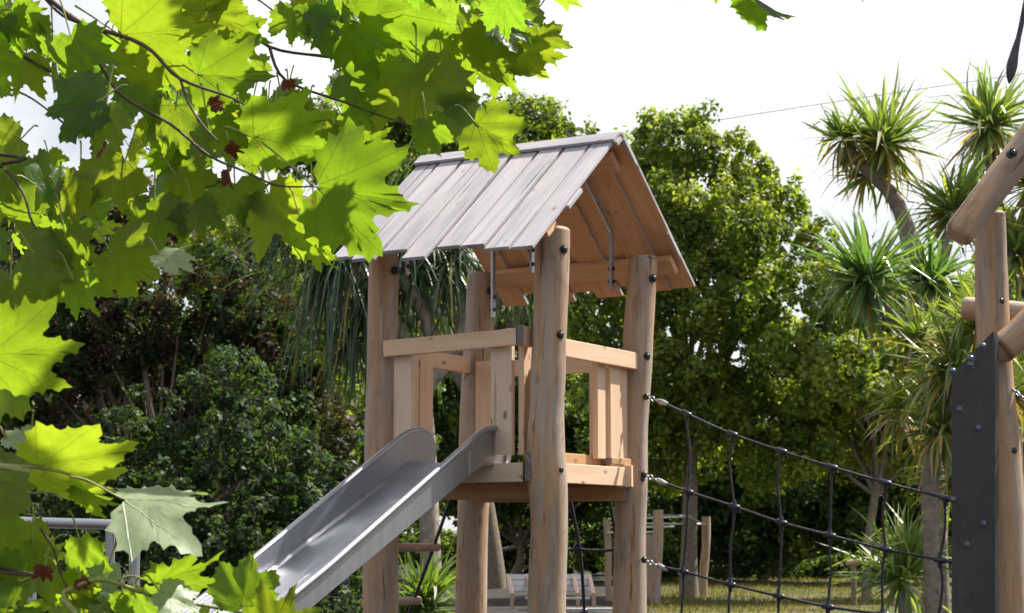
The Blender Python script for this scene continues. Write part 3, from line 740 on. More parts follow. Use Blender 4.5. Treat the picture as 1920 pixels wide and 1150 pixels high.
def crown(name, blobs, per_m2, nleaf, leaf, cols, seed, parent, spread=.28, shell=.62, knob=.0, mat=None, zmin=None, core=14):
    r = np.random.default_rng(seed); VV = []; CC = []
    for c, R in blobs:
        area = 4 * math.pi * ((R[0] * R[1]) ** 1.6 / 3 + (R[0] * R[2]) ** 1.6 / 3 + (R[1] * R[2]) ** 1.6 / 3) ** (1 / 1.6)
        nc = max(6, int(area * per_m2 / (spread ** 2 * 3.4)))
        d = unit(r.normal(size=(nc, 3))); d[:, 1] = np.where((d[:, 1] > .35) & (r.random(nc) < .75), -d[:, 1], d[:, 1])
        lump = 1 + .12 * np.sin(d[:, 0] * 5 + seed) * np.cos(d[:, 2] * 6 + seed * 2)
        cc = c + d * R * ((shell + (1 - shell) * r.random(nc) ** .5) * lump)[:, None]
        out = unit(d / R)
        nl = max(8, int(nleaf * 1.0)); n = nc * nl; cI = np.repeat(np.arange(nc), nl)
        sz = spread * r.uniform(.55, 1.35, nc)[cI][:, None]
        sd_ = unit(r.normal(size=(n, 3)) + out[cI] * .7 + np.array([0, 0, .55]))
        rr_ = r.random((n, 1)) ** .35 * (1 + (r.random((n, 1)) < .12) * .18)
        p = cc[cI] + sd_ * sz * rr_ * np.array([1, 1, 1 + knob])
        nor = unit(sd_ * .9 + r.normal(size=(n, 3)) * .6 + np.array([0, 0, .25]))
        a = unit(np.cross(nor, r.normal(size=(n, 3)))); b = np.cross(nor, a)
        ln = (leaf * r.uniform(.6, 1.3, n))[:, None]; wd = ln * .34
        V = np.stack([p - a * ln * .5, p + b * wd - a * ln * .05 + nor * wd * .25, p + a * ln * .5, p - b * wd - a * ln * .05 + nor * wd * .25], 1)
        base = np.array(cols)[r.integers(0, len(cols), nc)][cI]
        CC.append(np.clip(base * r.uniform(.65, 1.35, (n, 1)), 0, 1)); VV.append(V)
        # coarser inner leaf masses
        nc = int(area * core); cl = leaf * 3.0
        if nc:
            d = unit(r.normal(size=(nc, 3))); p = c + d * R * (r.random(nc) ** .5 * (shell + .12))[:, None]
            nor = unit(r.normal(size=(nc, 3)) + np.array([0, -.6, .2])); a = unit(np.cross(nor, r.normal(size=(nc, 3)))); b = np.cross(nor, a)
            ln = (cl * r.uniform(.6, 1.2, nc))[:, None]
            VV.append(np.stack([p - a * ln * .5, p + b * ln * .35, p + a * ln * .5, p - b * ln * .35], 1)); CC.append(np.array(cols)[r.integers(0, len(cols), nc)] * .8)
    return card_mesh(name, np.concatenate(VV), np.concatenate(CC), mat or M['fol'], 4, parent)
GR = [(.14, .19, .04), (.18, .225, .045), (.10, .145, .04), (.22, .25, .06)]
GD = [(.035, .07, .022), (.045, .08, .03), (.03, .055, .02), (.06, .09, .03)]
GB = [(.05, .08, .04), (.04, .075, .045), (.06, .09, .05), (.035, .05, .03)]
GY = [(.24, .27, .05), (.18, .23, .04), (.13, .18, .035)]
BR = [(.050, .032, .022), (.038, .028, .02), (.06, .038, .026), (.04, .045, .022)]
BG = [(.10, .085, .06), (.085, .07, .05), (.12, .10, .07)]
def tree(name, label, cat, base, blobs, cols, per_m2, nleaf, leaf, seed, spread=.28, bark='bark', tr=.16, limbs=10, group=None, **kw):
    """base: (px, Y) of the trunk foot"""
    x = W(base[0], 1000, base[1]).x; y = base[1]; foot = Vector((x, y, gz(x, y) - .1))
    e = empty(name, foot, label, cat, group); r = random.Random(seed)
    cen = sum((Vector(b[0]) for b in blobs), Vector()) / len(blobs)
    fork = foot.lerp(Vector((cen.x, cen.y, cen.z)), .45); m = MB()
    m.tube(smooth_path([foot, foot.lerp(fork, .5) + Vector((r.uniform(-.15, .15), 0, 0)), fork], 4), [tr * (1.25 - .06 * i) for i in range(9)], 10, bump=.06)
    ends = []
    for b in blobs[:limbs]:
        c = Vector(b[0]); mid = fork.lerp(c, .5) + Vector((r.uniform(-.4, .4), r.uniform(-.3, .3), -.2))
        pth = smooth_path([fork - Vector((0, 0, .15)), mid, c], 4); m.tube(pth, [tr * (.62 - .055 * i) for i in range(9)], 7, bump=.05)
        for q in range(6):
            t_ = unit(np.array([r.uniform(-1, 1), r.uniform(-1, .4), r.uniform(-.3, 1)])); st = pth[r.randint(3, 8)]
            en = Vector(np.array(c) + t_ * b[1] * .92); m.tube(smooth_path([st, st.lerp(en, .5) + Vector((r.uniform(-.2, .2), 0, r.uniform(0, .2))), en], 3), [tr * .22 * (1 - .13 * i) for i in range(7)], 5)
    m.build('trunk', M[bark], e)
    crown('crown', blobs, per_m2, nleaf, leaf, cols, seed, e, spread, **kw)
    return e

# big leafy tree right of the tower (far)
Yb = 46
tree('broadleaf_tree', 'large sunlit bushy green tree rising right behind the plank roof', 'tree', (1290, Yb), [
    blob(1265, 305, Yb, 90, 75), blob(1380, 330, Yb, 62, 62), blob(1180, 330, Yb + 1, 90, 60), blob(1330, 420, Yb - 1, 130, 90), blob(1450, 400, Yb, 52, 60),
    blob(1230, 460, Yb - 1, 120, 100), blob(1425, 500, Yb, 75, 75), blob(1340, 560, Yb - 1.5, 110, 75), blob(1150, 600, Yb, 110, 90), blob(1320, 770, Yb, 120, 70), blob(1180, 780, Yb, 100, 80), blob(1440, 740, Yb, 90, 60), blob(1240, 860, Yb + 1, 110, 60), blob(1250, 680, Yb - 1, 95, 65), blob(1420, 620, Yb, 90, 40),
    blob(1300, 240, Yb, 40, 26), blob(1215, 250, Yb, 34, 22)],
    GR + GY[:2], 1.0, 80, .15, 11, spread=.33, knob=.3, tr=.2, shell=.66, core=7)
tree('broadleaf_tree', 'sunlit green tree seen above the left half of the plank roof', 'tree', (930, 52), [
    blob(760, 230, 52, 90, 60), blob(880, 270, 52, 100, 60), blob(1010, 250, 52, 95, 45), blob(700, 330, 52, 90, 80), blob(840, 370, 51, 150, 80), blob(1000, 350, 51, 120, 80), blob(1060, 470, 51, 110, 90), blob(740, 180, 53, 50, 30), blob(960, 215, 53, 40, 22), blob(560, 270, 52, 90, 60), blob(640, 250, 52, 70, 50)],
    GR + GB[:1], .9, 70, .16, 12, spread=.36, knob=.3, tr=.26, shell=.7)
tree('broadleaf_tree', 'loose leafy tree with sky showing through between the bushy tree and the cabbage trees', 'tree', (1620, 44), [
    blob(1560, 560, 44, 75, 75), blob(1480, 660, 44, 80, 55), blob(1590, 700, 43, 90, 70), blob(1700, 560, 45, 80, 80), blob(1690, 700, 44, 90, 70), blob(1530, 470, 45, 40, 45), blob(1850, 620, 44, 110, 90), blob(1900, 520, 46, 80, 70), blob(1560, 800, 45, 120, 80), blob(1720, 820, 45, 120, 80), blob(1640, 620, 46, 90, 70), blob(1860, 780, 45, 110, 90), blob(1440, 830, 46, 90, 80), blob(1780, 680, 46, 110, 80)],
    GR + GY[:1], 1.0, 70, .15, 13, spread=.32, tr=.11, shell=.62, core=8)
# dense understory at the back of the lawn
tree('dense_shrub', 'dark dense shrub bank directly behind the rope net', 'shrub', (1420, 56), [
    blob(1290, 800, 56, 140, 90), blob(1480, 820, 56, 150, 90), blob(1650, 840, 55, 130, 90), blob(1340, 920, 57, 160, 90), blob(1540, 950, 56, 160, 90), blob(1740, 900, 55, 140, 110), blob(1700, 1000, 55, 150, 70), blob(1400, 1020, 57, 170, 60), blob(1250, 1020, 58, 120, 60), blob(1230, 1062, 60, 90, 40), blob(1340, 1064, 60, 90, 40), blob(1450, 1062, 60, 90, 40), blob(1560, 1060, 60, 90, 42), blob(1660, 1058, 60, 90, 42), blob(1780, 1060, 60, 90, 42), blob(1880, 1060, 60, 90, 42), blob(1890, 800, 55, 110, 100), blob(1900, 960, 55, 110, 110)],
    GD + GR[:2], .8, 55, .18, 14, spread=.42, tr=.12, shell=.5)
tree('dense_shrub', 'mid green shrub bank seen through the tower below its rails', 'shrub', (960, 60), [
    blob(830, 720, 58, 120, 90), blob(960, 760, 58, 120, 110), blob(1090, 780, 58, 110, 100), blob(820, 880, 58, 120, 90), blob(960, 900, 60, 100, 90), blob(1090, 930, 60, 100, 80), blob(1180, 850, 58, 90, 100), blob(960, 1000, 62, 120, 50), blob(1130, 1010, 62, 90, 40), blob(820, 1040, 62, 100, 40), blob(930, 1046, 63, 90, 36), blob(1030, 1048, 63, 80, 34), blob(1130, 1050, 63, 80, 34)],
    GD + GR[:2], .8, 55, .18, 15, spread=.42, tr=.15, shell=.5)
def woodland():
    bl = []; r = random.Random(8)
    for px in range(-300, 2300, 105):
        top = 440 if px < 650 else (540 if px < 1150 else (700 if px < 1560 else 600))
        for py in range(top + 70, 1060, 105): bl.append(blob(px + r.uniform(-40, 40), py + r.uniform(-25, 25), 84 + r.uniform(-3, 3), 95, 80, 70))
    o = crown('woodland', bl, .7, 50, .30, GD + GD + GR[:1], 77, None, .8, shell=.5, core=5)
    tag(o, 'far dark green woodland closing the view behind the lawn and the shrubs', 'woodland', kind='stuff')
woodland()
# left-hand masses
tree('dark_shrub', 'dark brownish green leafy tree at the left behind the foreground leaves', 'tree', (330, 27), [
    blob(90, 450, 27, 120, 110), blob(250, 560, 27, 140, 120), blob(420, 560, 27.5, 110, 110), blob(140, 650, 27, 140, 110), blob(520, 660, 28, 110, 110), blob(330, 700, 28, 140, 100), blob(60, 800, 27, 130, 130), blob(560, 800, 28, 90, 120), blob(640, 900, 28, 80, 120), blob(300, 850, 28.5, 160, 120)],
    BR + GD, .8, 60, .09, 16, spread=.2, tr=.14, shell=.5)
tree('dark_shrub', 'dark glossy green shrub filling the lower left behind the slide', 'shrub', (430, 23), [
    blob(430, 740, 23, 110, 70), blob(300, 830, 23, 120, 90), blob(470, 860, 22.5, 130, 100), blob(560, 960, 23, 120, 110), blob(250, 960, 22.5, 150, 110), blob(400, 1020, 22, 160, 120), blob(560, 1110, 22.5, 140, 110), blob(120, 1080, 22.5, 170, 130), blob(340, 1180, 22, 190, 110), blob(660, 1150, 23.5, 60, 150)],
    GB + GD, .8, 60, .075, 17, spread=.17, tr=.1, shell=.5)
tree('broadleaf_tree', 'yellow green small tree top peeping out behind the dark red tree', 'tree', (480, 33), [
    blob(440, 450, 33, 90, 60), blob(520, 430, 33, 70, 50), blob(400, 520, 33, 90, 60), blob(520, 520, 33, 90, 80), blob(600, 600, 33, 80, 100), blob(600, 760, 33, 100, 120), blob(440, 650, 33.5, 130, 100)],
    GY + GR, .8, 60, .10, 18, spread=.24, tr=.12, shell=.6)
tree('bare_tree', 'brownish distant tree low in the sky gap at the far left', 'tree', (120, 48), [
    blob(80, 380, 48, 120, 60), blob(220, 400, 48, 120, 60), blob(330, 420, 48, 90, 60), blob(150, 470, 48, 180, 80), blob(-40, 420, 48, 90, 80)],
    BG, .6, 50, .12, 19, spread=.35, tr=.16, shell=.5)
tree('dense_shrub', 'low dark hedge bank closing the view at the far left', 'shrub', (150, 36), [
    blob(0, 640, 36, 160, 140), blob(250, 700, 36, 190, 150), blob(520, 760, 36, 190, 170), blob(700, 900, 38, 120, 150), blob(100, 950, 36, 230, 170), blob(480, 1020, 36, 230, 140), blob(-120, 850, 36, 160, 200), blob(740, 760, 40, 90, 150), blob(-150, 450, 38, 120, 130)],
    GD + BR[:1], .6, 50, .14, 20, spread=.36, tr=.12, shell=.5)

# sword-leaved heads (cabbage trees)
def head(name, c, n, ln, wd, seed, parent, droop=.25, up=.35, cols=None, dead=.12, lowdroop=.6, seg=5):
    """a rosette of arching blades around c, as one mesh"""
    r = np.random.default_rng(seed); c = np.array(c)
    d = unit(r.normal(size=(n, 3)) + np.array([0, 0, up])); 
    L_ = ln * r.uniform(.45, 1.1, n); lat = r.normal(0, .16, (n, 3)) * np.where(r.random((n, 1)) < .25, 2.2, 1); kink = (r.random(n) < .16) * r.uniform(.5, 1.3, n); W_ = wd * r.uniform(.7, 1.2, n)
    dr = droop * r.uniform(.2, 2.2, n) + lowdroop * np.clip(.25 - d[:, 2], 0, 1)
    isd = (d[:, 2] < .15) & (r.random(n) < dead * 4) 
    cols = cols or [(.14, .20, .065), (.18, .24, .075), (.24, .28, .10), (.11, .17, .06)]
    base = np.array(cols)[r.integers(0, len(cols), n)] * r.uniform(.7, 1.3, (n, 1))
    dd = np.array([(.30, .22, .06), (.22, .15, .07), (.33, .27, .07)])[r.integers(0, 3, n)]
    base = np.where(isd[:, None], dd, base)
    side = unit(np.cross(d, r.normal(size=(n, 3)) * .35 + np.array([0, 0, 1.0])))
    prev = None; VV = []; CC = []; p = c + d * .04; dirv = d.copy()
    ws = [.35, 1, 1, .8, .5, .02] if seg == 5 else list(np.interp(np.linspace(0, 1, seg + 1), [0, .15, .6, 1], [.4, 1, .8, .03]))
    for s_ in range(seg + 1):
        w2 = (W_ * ws[s_] * .5)[:, None]; a, b = p - side * w2, p + side * w2
        if prev is not None: VV.append(np.stack([prev[0], prev[1], b, a], 1)); CC.append(base)
        prev = (a, b)
        dirv = unit(dirv + lat * (2.2 / seg) * (s_ > 0) - np.array([0, 0, 1.0]) * (kink * (s_ == seg // 2 + 1))[:, None] - np.array([0, 0, 1.0]) * (dr * 1.3 / seg * (.5 + s_ / seg))[:, None]); p = p + dirv * (L_ / seg)[:, None]
    return card_mesh(name, np.concatenate(VV), np.concatenate(CC), M['blade'], 4, parent)
def cabbage(label, Y, foot_px, trunk_paths, heads, tr, seed, group='cabbage trees', bark='bark_cab', hk=None, size=1.0):
    x = W(foot_px, 1000, Y).x; foot = Vector((x, Y, gz(x, Y) - .05)); e = empty('cabbage_tree', foot, label, 'cabbage tree', group)
    m = MB()
    for pth, r0, r1 in trunk_paths:
        pts = [foot if p == 'foot' else W(p[0], p[1], Y + (p[2] if len(p) > 2 else 0)) for p in pth]
        sp = smooth_path(pts, 5); n_ = len(sp); m.tube(sp, [r0 + (r1 - r0) * i / (n_ - 1) for i in range(n_)], 10, bump=.05)
    m.build('trunk', M[bark], e)
    for i, h in enumerate(heads):
        px, py, rpx, nb = h[:4]; dy = h[4] if len(h) > 4 else 0
        head('leaf_head', W(px, py, Y + dy), int(nb * 1.15), rpx / F * Y * size * 1.22, .055 * Y / 23, seed * 31 + i, e, **(hk or {}))
    return e
cabbage('tall cabbage tree with forked grey trunk and its highest spiky head against the white sky', 23, 1745,
        [(['foot', (1750, 900), (1738, 700), (1722, 560), (1700, 430), (1672, 365), (1625, 320), (1585, 270)], .17, .06), ([(1672, 365), (1650, 330), (1655, 285)], .07, .05),
         ([(1722, 560), (1770, 480), (1790, 400)], .09, .05)],
        [(1655, 272, 128, 210), (1578, 262, 72, 90), (1790, 400, 115, 170, .5), (1625, 330, 75, 70, .2)], .16, 2)
cabbage('cabbage tree at the right edge with a round spiky head high beside the hanging leaf', 24, 1905,
        [(['foot', (1898, 800), (1880, 500), (1860, 330), (1856, 240)], .14, .06), ([(1880, 500), (1920, 420), (1935, 360)], .08, .05)],
        [(1856, 240, 125, 210), (1940, 350, 110, 150), (1905, 480, 110, 140)], .14, 3)
cabbage('cabbage tree leaning left with a dark spiky head beside the bushy tree', 21.5, 1760,
        [(['foot', (1755, 900), (1745, 720), (1700, 620), (1650, 575), (1625, 545)], .12, .055), ([(1745, 720), (1750, 650), (1748, 560)], .08, .05)],
        [(1622, 525, 132, 220), (1745, 530, 115, 170, .6)], .12, 4, hk=dict(dead=.05, cols=[(.08, .15, .06), (.10, .18, .07), (.15, .22, .08)]))
cabbage('cabbage tree with yellowing drooping leaves directly left of the dark bolted board', 19.5, 1752,
        [(['foot', (1745, 1000), (1752, 850), (1765, 760), (1790, 690)], .10, .05)],
        [(1790, 700, 125, 210), (1765, 810, 110, 160), (1830, 620, 120, 120), (1720, 640, 100, 120, 1), (1690, 770, 90, 90, .8), (1800, 900, 100, 120, .5), (1890, 740, 120, 130, .6)], .1, 5, hk=dict(dead=.16, droop=.5, cols=[(.16, .20, .06), (.20, .24, .07), (.12, .17, .05)]))
cabbage('small young cabbage tree sprouting on the lawn under the end of the net', 20, 1690, [(['foot', (1692, 1110)], .07, .05)],
        [(1692, 1085, 125, 190)], .07, 6, group='young cabbage trees', hk=dict(up=.8, droop=.15, dead=.0))
cabbage('small young cabbage tree with bright spiky leaves behind the rope ladder', 24, 800, [(['foot', (800, 1180)], .07, .05)],
        [(798, 1140, 110, 190), (760, 1180, 90, 100)], .07, 7, group='young cabbage trees', hk=dict(up=.8, droop=.2, dead=.0, cols=[(.12, .19, .05), (.09, .15, .04), (.16, .22, .06)]))
# weeping tree with long ribbon leaves
def weeping():
    Y = 25; e = empty('weeping_tree', Vector((W(815, 1000, Y).x, Y, -.05)), 'weeping tree with long drooping ribbon leaves behind the tower posts', 'weeping tree')
    m = MB(); f = Vector(e.location)
    for pth, r0, r1 in ((['f', (800, 850), (795, 740), (835, 680), (870, 600), (850, 500)], .16, .06), ([(795, 760), (770, 660), (720, 560), (640, 470)], .10, .05), ([(820, 700), (800, 600), (740, 500), (690, 440)], .09, .05), ([(835, 680), (930, 560), (960, 480)], .07, .04),
                        ([(720, 560), (600, 470), (520, 440)], .06, .04)):
        sp = smooth_path([f if p == 'f' else W(p[0], p[1], Y) for p in pth], 5); m.tube(sp, [r0 + (r1 - r0) * i / (len(sp) - 1) for i in range(len(sp))], 9, bump=.05)
    m.build('trunk', M['bark_pale'], e)
    cl_ = [(.045, .085, .045), (.06, .105, .06), (.075, .12, .055), (.09, .13, .05), (.05, .075, .06)]
    for i, (px, py, n, ln, dy) in enumerate(((640, 480, 170, 2.3, 0), (690, 460, 210, 2.6, .3), (600, 500, 120, 1.9, .4), (520, 430, 120, 1.1, .5), (780, 500, 230, 1.7, .3), (850, 480, 200, 1.6, 0), (950, 490, 190, 1.2, .2), (1010, 500, 120, 1.1, .3), (730, 430, 120, 1.6, 0), (560, 420, 80, .9, 0),
                                          (700, 560, 160, 1.5, .5), (660, 640, 120, 1.1, .4))):
        head('leaf_head', W(px, py, Y + dy), n, ln, .035, 700 + i, e, droop=1.55, up=.25, cols=cl_, dead=.02, lowdroop=.9, seg=10)
weeping()

# ------------------------------------------------------------ foreground plane tree
# leaf outline in leaf space: petiole joint at (0,0), tip at (0,1)
def leaf_outline():
    half = [(0, 1.0), (.04, .915), (.105, .885), (.095, .84), (.12, .79), (.205, .765), (.19, .715), (.215, .67), (.275, .645),
            (.33, .665), (.385, .72), (.44, .70), (.52, .76), (.675, .77), (.645, .68), (.715, .62), (.66, .575), (.66, .52), (.73, .46), (.655, .43), (.62, .375),
            (.67, .335), (.745, .32), (.70, .26), (.78, .17), (.68, .145), (.635, .09), (.665, .01), (.56, .01), (.48, -.03), (.45, -.12), (.34, -.07), (.22, -.115), (.12, -.06), (.05, -.03), (0, 0)]
    return half
HALF = leaf_outline()
def densify(pts, n=2):
    out = []
    for i in range(len(pts) - 1):
        for j in range(n): t = j / n; out.append((pts[i][0] * (1 - t) + pts[i + 1][0] * t, pts[i][1] * (1 - t) + pts[i + 1][1] * t))
    out.append(pts[-1]); return out
HALF = densify(HALF, 2)
OUT = HALF + [(-x, y) for x, y in HALF[-2:0:-1]]
OUTN = np.array(OUT); NO = len(OUTN); RINGS = [.18, .36, .54, .70, .84, .94, 1.0]
CEN = np.array([0, .22])
def leaf_arrays(B, tip, nrm, size, r, fold=.12, curl=.15, wave=.03, asym=0, wid=1.0):
    """B joint, tip dir, normal (numpy), size in metres. returns verts, uv"""
    y = tip / np.linalg.norm(tip); n = nrm - y * nrm.dot(y); n = n / np.linalg.norm(n); x = np.cross(y, n)
    pts = [CEN]; 
    jit = 1 + .05 * np.sin(np.arange(NO) * .21 + r.uniform(0, 6)) + .035 * np.sin(np.arange(NO) * .5 + r.uniform(0, 6))
    rl = np.linalg.norm(OUTN - CEN, axis=1); pw = r.uniform(-.12, .38); jit = jit * (rl / .62) ** pw * (1 - .06 * pw)
    out = CEN + (OUTN - CEN) * jit[:, None]; zero = len(HALF) - 1; out[zero] = (0, 0)
    P = np.concatenate([CEN[None]] + [CEN + (out - CEN) * f for f in RINGS]); q = P.copy()
    ax = np.abs(P[:, 0]); rad = np.hypot(P[:, 0], P[:, 1] * .8)
    ang = np.arctan2(ax, P[:, 1] + 1e-6)
    z = fold * ax - curl * rad ** 2 * 1.2
    z += -.022 * rad * np.cos(ang / math.radians(41) * 2 * math.pi) * (rad > .05) * .9
    ph = r.uniform(0, 6, 4); z += wave * (np.sin(P[:, 0] * 9 + ph[0]) * np.sin(P[:, 1] * 8 + ph[1]) + .6 * np.sin(P[:, 0] * 17 + P[:, 1] * 13 + ph[2])) * rad
    z += asym * P[:, 0] * (P[:, 1] - .3)
    xx = P[:, 0] * wid * (1 - .25 * fold) 
    V = B + (x[None] * xx[:, None] + y[None] * P[:, 1:2] + n[None] * z[:, None]) * size
    return V, P + 2
def leaf_faces():
    f = []
    for k in range(NO): f.append((0, 1 + k, 1 + (k + 1) % NO))
    for i in range(len(RINGS) - 1):
        a = 1 + i * NO; b = a + NO
        for k in range(NO): k2 = (k + 1) % NO; f.append((a + k, b + k, b + k2, a + k2))
    return f
LF = leaf_faces()
def petiole_geo(B, tip, nrm, size, r, to=None):
    """thin tapering triangle-section stalk arrays"""
    B = Vector(B); t_ = Vector(tip).normalized()
    if to is None: to = B - t_ * size * r.uniform(.3, .5) + Vector((r.uniform(-.01, .01), r.uniform(-.01, .01), size * r.uniform(.1, .35)))
    to = Vector(to); mid = (B + to) / 2 - t_ * size * .08 + Vector((0, 0, .01)); m = MB()
    m.tube(smooth_path([to, mid, B, B + t_ * size * .08], 3), [.0022, .002, .0018, .0016, .0015, .0015, .0014, .0013, .0011, .0008], 5, caps=False); return m
def emit_leaves(name, leaves, parent, mat):
    """leaves: list of dicts -> one mesh (blades + stalks)"""
    V = []; UV = []; FA = []; MI = []; tint = []; base = 0
    for lf in leaves:
        v, uv = leaf_arrays(*lf['a'], **lf['k']); V.append(v); UV.append(uv); tint.append(np.tile(lf['t'], (len(v), 1)))
        FA += [tuple(i + base for i in f) for f in LF]; MI += [0] * len(LF); base += len(v)
        pm = petiole_geo(lf['a'][0], lf['a'][1], lf['a'][2], lf['a'][3], lf['a'][4], lf.get('to'))
        pv = np.array([tuple(q) for q in pm.v]); V.append(pv); UV.append(np.full((len(pv), 2), 9.0)); tint.append(np.ones((len(pv), 3)))
        FA += [tuple(i + base for i in f) for f in pm.f]; MI += [1] * len(pm.f); base += len(pv)
    V = np.concatenate(V); UV = np.concatenate(UV); tint = np.concatenate(tint); org = V.mean(0)
    me = bpy.data.meshes.new(name); me.from_pydata((V - org).tolist(), [], FA)
    li = np.empty(len(me.loops), dtype=np.int32); me.loops.foreach_get('vertex_index', li)
    me.uv_layers.new(name='UVMap').data.foreach_set('uv', UV[li].astype(np.float32).ravel())
    at = me.color_attributes.new('tint', 'FLOAT_COLOR', 'POINT'); at.data.foreach_set('color', np.concatenate([tint, np.ones((len(V), 1))], 1).astype(np.float32).ravel())
    me.polygons.foreach_set('material_index', MI); me.polygons.foreach_set('use_smooth', [True] * len(FA))
    me.materials.append(mat); me.materials.append(M['petiole'])
    o = bpy.data.objects.new(name, me); col.objects.link(o); o.location = Vector(org); setparent(o, parent); return o

RIGHT = np.array([1, 0, 0.]); FWD = np.array([0, CP, SP]); UPC = np.array([0, -SP, CP])
class R2:
    def __init__(s, seed): s.g = random.Random(seed)
    def uniform(s, a, b, n=None): return s.g.uniform(a, b) if n is None else np.array([s.g.uniform(a, b) for _ in range(n)])
def mkleaf(bx, by, ln, ang, Y, seed, pitch=0.0, roll=0.0, yaw=0.0, fold=.12, curl=.15, wave=.03, asym=0, wid=1.0, tint=(1, 1, 1), to=None):
    wid *= .84; ln *= 1 if ln > 165 else .88; curl += R2(seed + 5).uniform(-.06, .14); asym += R2(seed + 9).uniform(-.25, .25)
    """ang in image degrees, 0 = tip to the right, 90 = tip down; pitch>0 tip leans away; roll turns the blade about its midrib"""
    a = math.radians(ang); r = R2(seed)
    tip = RIGHT * math.cos(a) - UPC * math.sin(a) + FWD * math.tan(math.radians(pitch)); tip = tip / np.linalg.norm(tip)
    n = -FWD.copy(); n = n - tip * n.dot(tip); n /= np.linalg.norm(n); s_ = np.cross(tip, n)
    ro = math.radians(roll); n = n * math.cos(ro) + s_ * math.sin(ro)
    size = ln / F * Y / max(.4, math.cos(math.radians(pitch)))
    return dict(a=(np.array(W(bx, by, Y)), tip, n, size, r), k=dict(fold=fold, curl=curl, wave=wave, asym=asym, wid=wid), t=np.array(tint), to=to)

PT = empty('plane_tree', (-2.6, 3.4, 0), 'plane tree whose backlit lobed leaves and thin twigs hang across the upper left', 'tree')
tk = smooth_path([Vector((-2.6, 3.4, -.1)), Vector((-2.58, 3.42, 1.0)), Vector((-2.5, 3.4, 2.2)), Vector((-2.4, 3.35, 3.4)), Vector((-2.2, 3.4, 4.4))], 5)
MB().tube(tk, [.17 - .004 * i for i in range(len(tk))], 18, bump=.03).build('trunk', M['bark_pale'], PT)
def branch(pts, r0, r1, Y=3.1, parent=PT, start=None, mat='twig'):
    P = [W(p[0], p[1], p[2] if len(p) > 2 else Y) for p in pts]
    if start is not None: P = [Vector(start)] + P
    sp = smooth_path(P, 5); n_ = len(sp)
    rr = []; r0 *= .8; r1 *= .9
    for i in range(n_):
        q = r0 + (r1 - r0) * i / (n_ - 1); rr.append(q * (1.25 if i % 10 == 9 else 1))
    return MB().tube(sp, rr, 8, bump=.03).build('branch', M[mat], parent)
J0 = (-2.4, 3.35, 3.3)
branch([(-300, -250), (-60, -80), (85, -5), (150, 42), (268, 84), (338, 148), (440, 186), (487, 222)], .009, .0016, 3.05, start=J0)
branch([(338, 148), (352, 190), (378, 232), (412, 268)], .0032, .0015, 3.05)
branch([(150, 42), (190, 125), (232, 182), (318, 232), (392, 292), (460, 322), (520, 348), (592, 350)], .0042, .0016, 3.06)
branch([(-200, 60), (0, 92), (88, 130), (160, 180), (215, 235)], .006, .002, 3.3, start=(-2.4, 3.35, 2.9))
branch([(-100, 140), (0, 162), (60, 185), (130, 240)], .004, .002, 3.5, start=(-2.4, 3.35, 2.9))
branch([(70, -20), (118, 30), (190, 60), (262, 110)], .004, .0015, 3.35)
branch([(200, -80), (420, 20), (505, 88), (620, 108), (700, 128), (800, 160)], .006, .0018, 3.4, start=(-2.2, 3.4, 4.2))
branch([(505, 88), (535, 150), (640, 190), (700, 212), (775, 238)], .004, .0014, 3.38)
branch([(420, 20), (470, -5), (520, 25), (560, 40)], .003, .0015, 3.4)
branch([(-80, 280), (0, 312), (42, 360), (62, 420), (102, 462)], .005, .0016, 3.2, start=(-2.4, 3.35, 2.4))
branch([(-120, 860), (0, 872), (110, 884), (228, 928)], .0055, .002, 2.7, start=(-2.55, 3.4, 1.9), mat='petiole')
branch([(-100, 1060), (0, 1065), (75, 1080)], .004, .002, 2.9, start=(-2.55, 3.4, 1.7))
branch([(-60, 1200), (120, 1110), (190, 1088), (270, 1112), (360, 1132), (480, 1155), (560, 1190)], .0055, .002, 2.8, start=(-2.55, 3.4, 1.4), mat='petiole')
branch([(75, 990), (100, 1030), (115, 1080), (140, 1130)], .0028, .0014, 2.9)
branch([(600, -200), (800, -60), (900, 20), (940, 80)], .006, .002, 3.6, start=(-2.2, 3.4, 4.3))
branch([(900, -200), (1150, -120), (1330, -40), (1370, -5)], .006, .002, 3.5, start=(-2.2, 3.4, 4.4))
branch([(1370, -160), (1700, -150), (1900, -60), (1925, 10)], .005, .002, 3.5)

K = []   # named, individually visible leaves
def k(*a, **b): K.append(mkleaf(*a, seed=len(K) * 7 + 1, **b))
k(590, 350, 200, 12, 2.95, roll=18, pitch=10, curl=.10, wave=.035)
k(474, 258, 172, -16, 3.0, roll=52, pitch=0, curl=.05)
k(-25, 665, 178, 0, 2.55, roll=38, curl=.12, wid=1.05)
k(70, 872, 195, -6, 2.7, roll=56, curl=.1, wid=1.1)
k(140, 905, 110, 35, 2.75, roll=60, fold=.4)
k(290, 1095, 150, -18, 2.75, roll=55, fold=.25)
k(452, 1140, 122, -80, 2.75, roll=15, curl=.12)
k(505, 1195, 120, -62, 2.7, roll=10)
k(206, 470, 128, 32, 3.05, roll=15, curl=.2, wid=1.15)
k(893, 215, 110, -185, 3.35, roll=20, curl=.1)
k(892, 232, 125, 35, 3.3, roll=10, curl=.08)
k(780, 110, 170, 88, 3.35, roll=5)
k(800, 225, 88, 72, 3.3, roll=30)
k(225, 65, 195, -2, 3.1, roll=42, curl=.12, wid=1.15)
k(370, 140, 165, 4, 3.15, roll=20, fold=.2)
k(190, 188, 140, 172, 2.95, roll=20, tint=(.75, .85, .9))  # tint darkens this leaf and the next two in place of shade
k(200, 192, 125, 108, 2.95, roll=30, tint=(.75, .85, .9))
k(130, 60, 130, 70, 3.0, roll=25, tint=(.85, .9, .9))
k(560, 400, 120, 55, 3.15, roll=25)
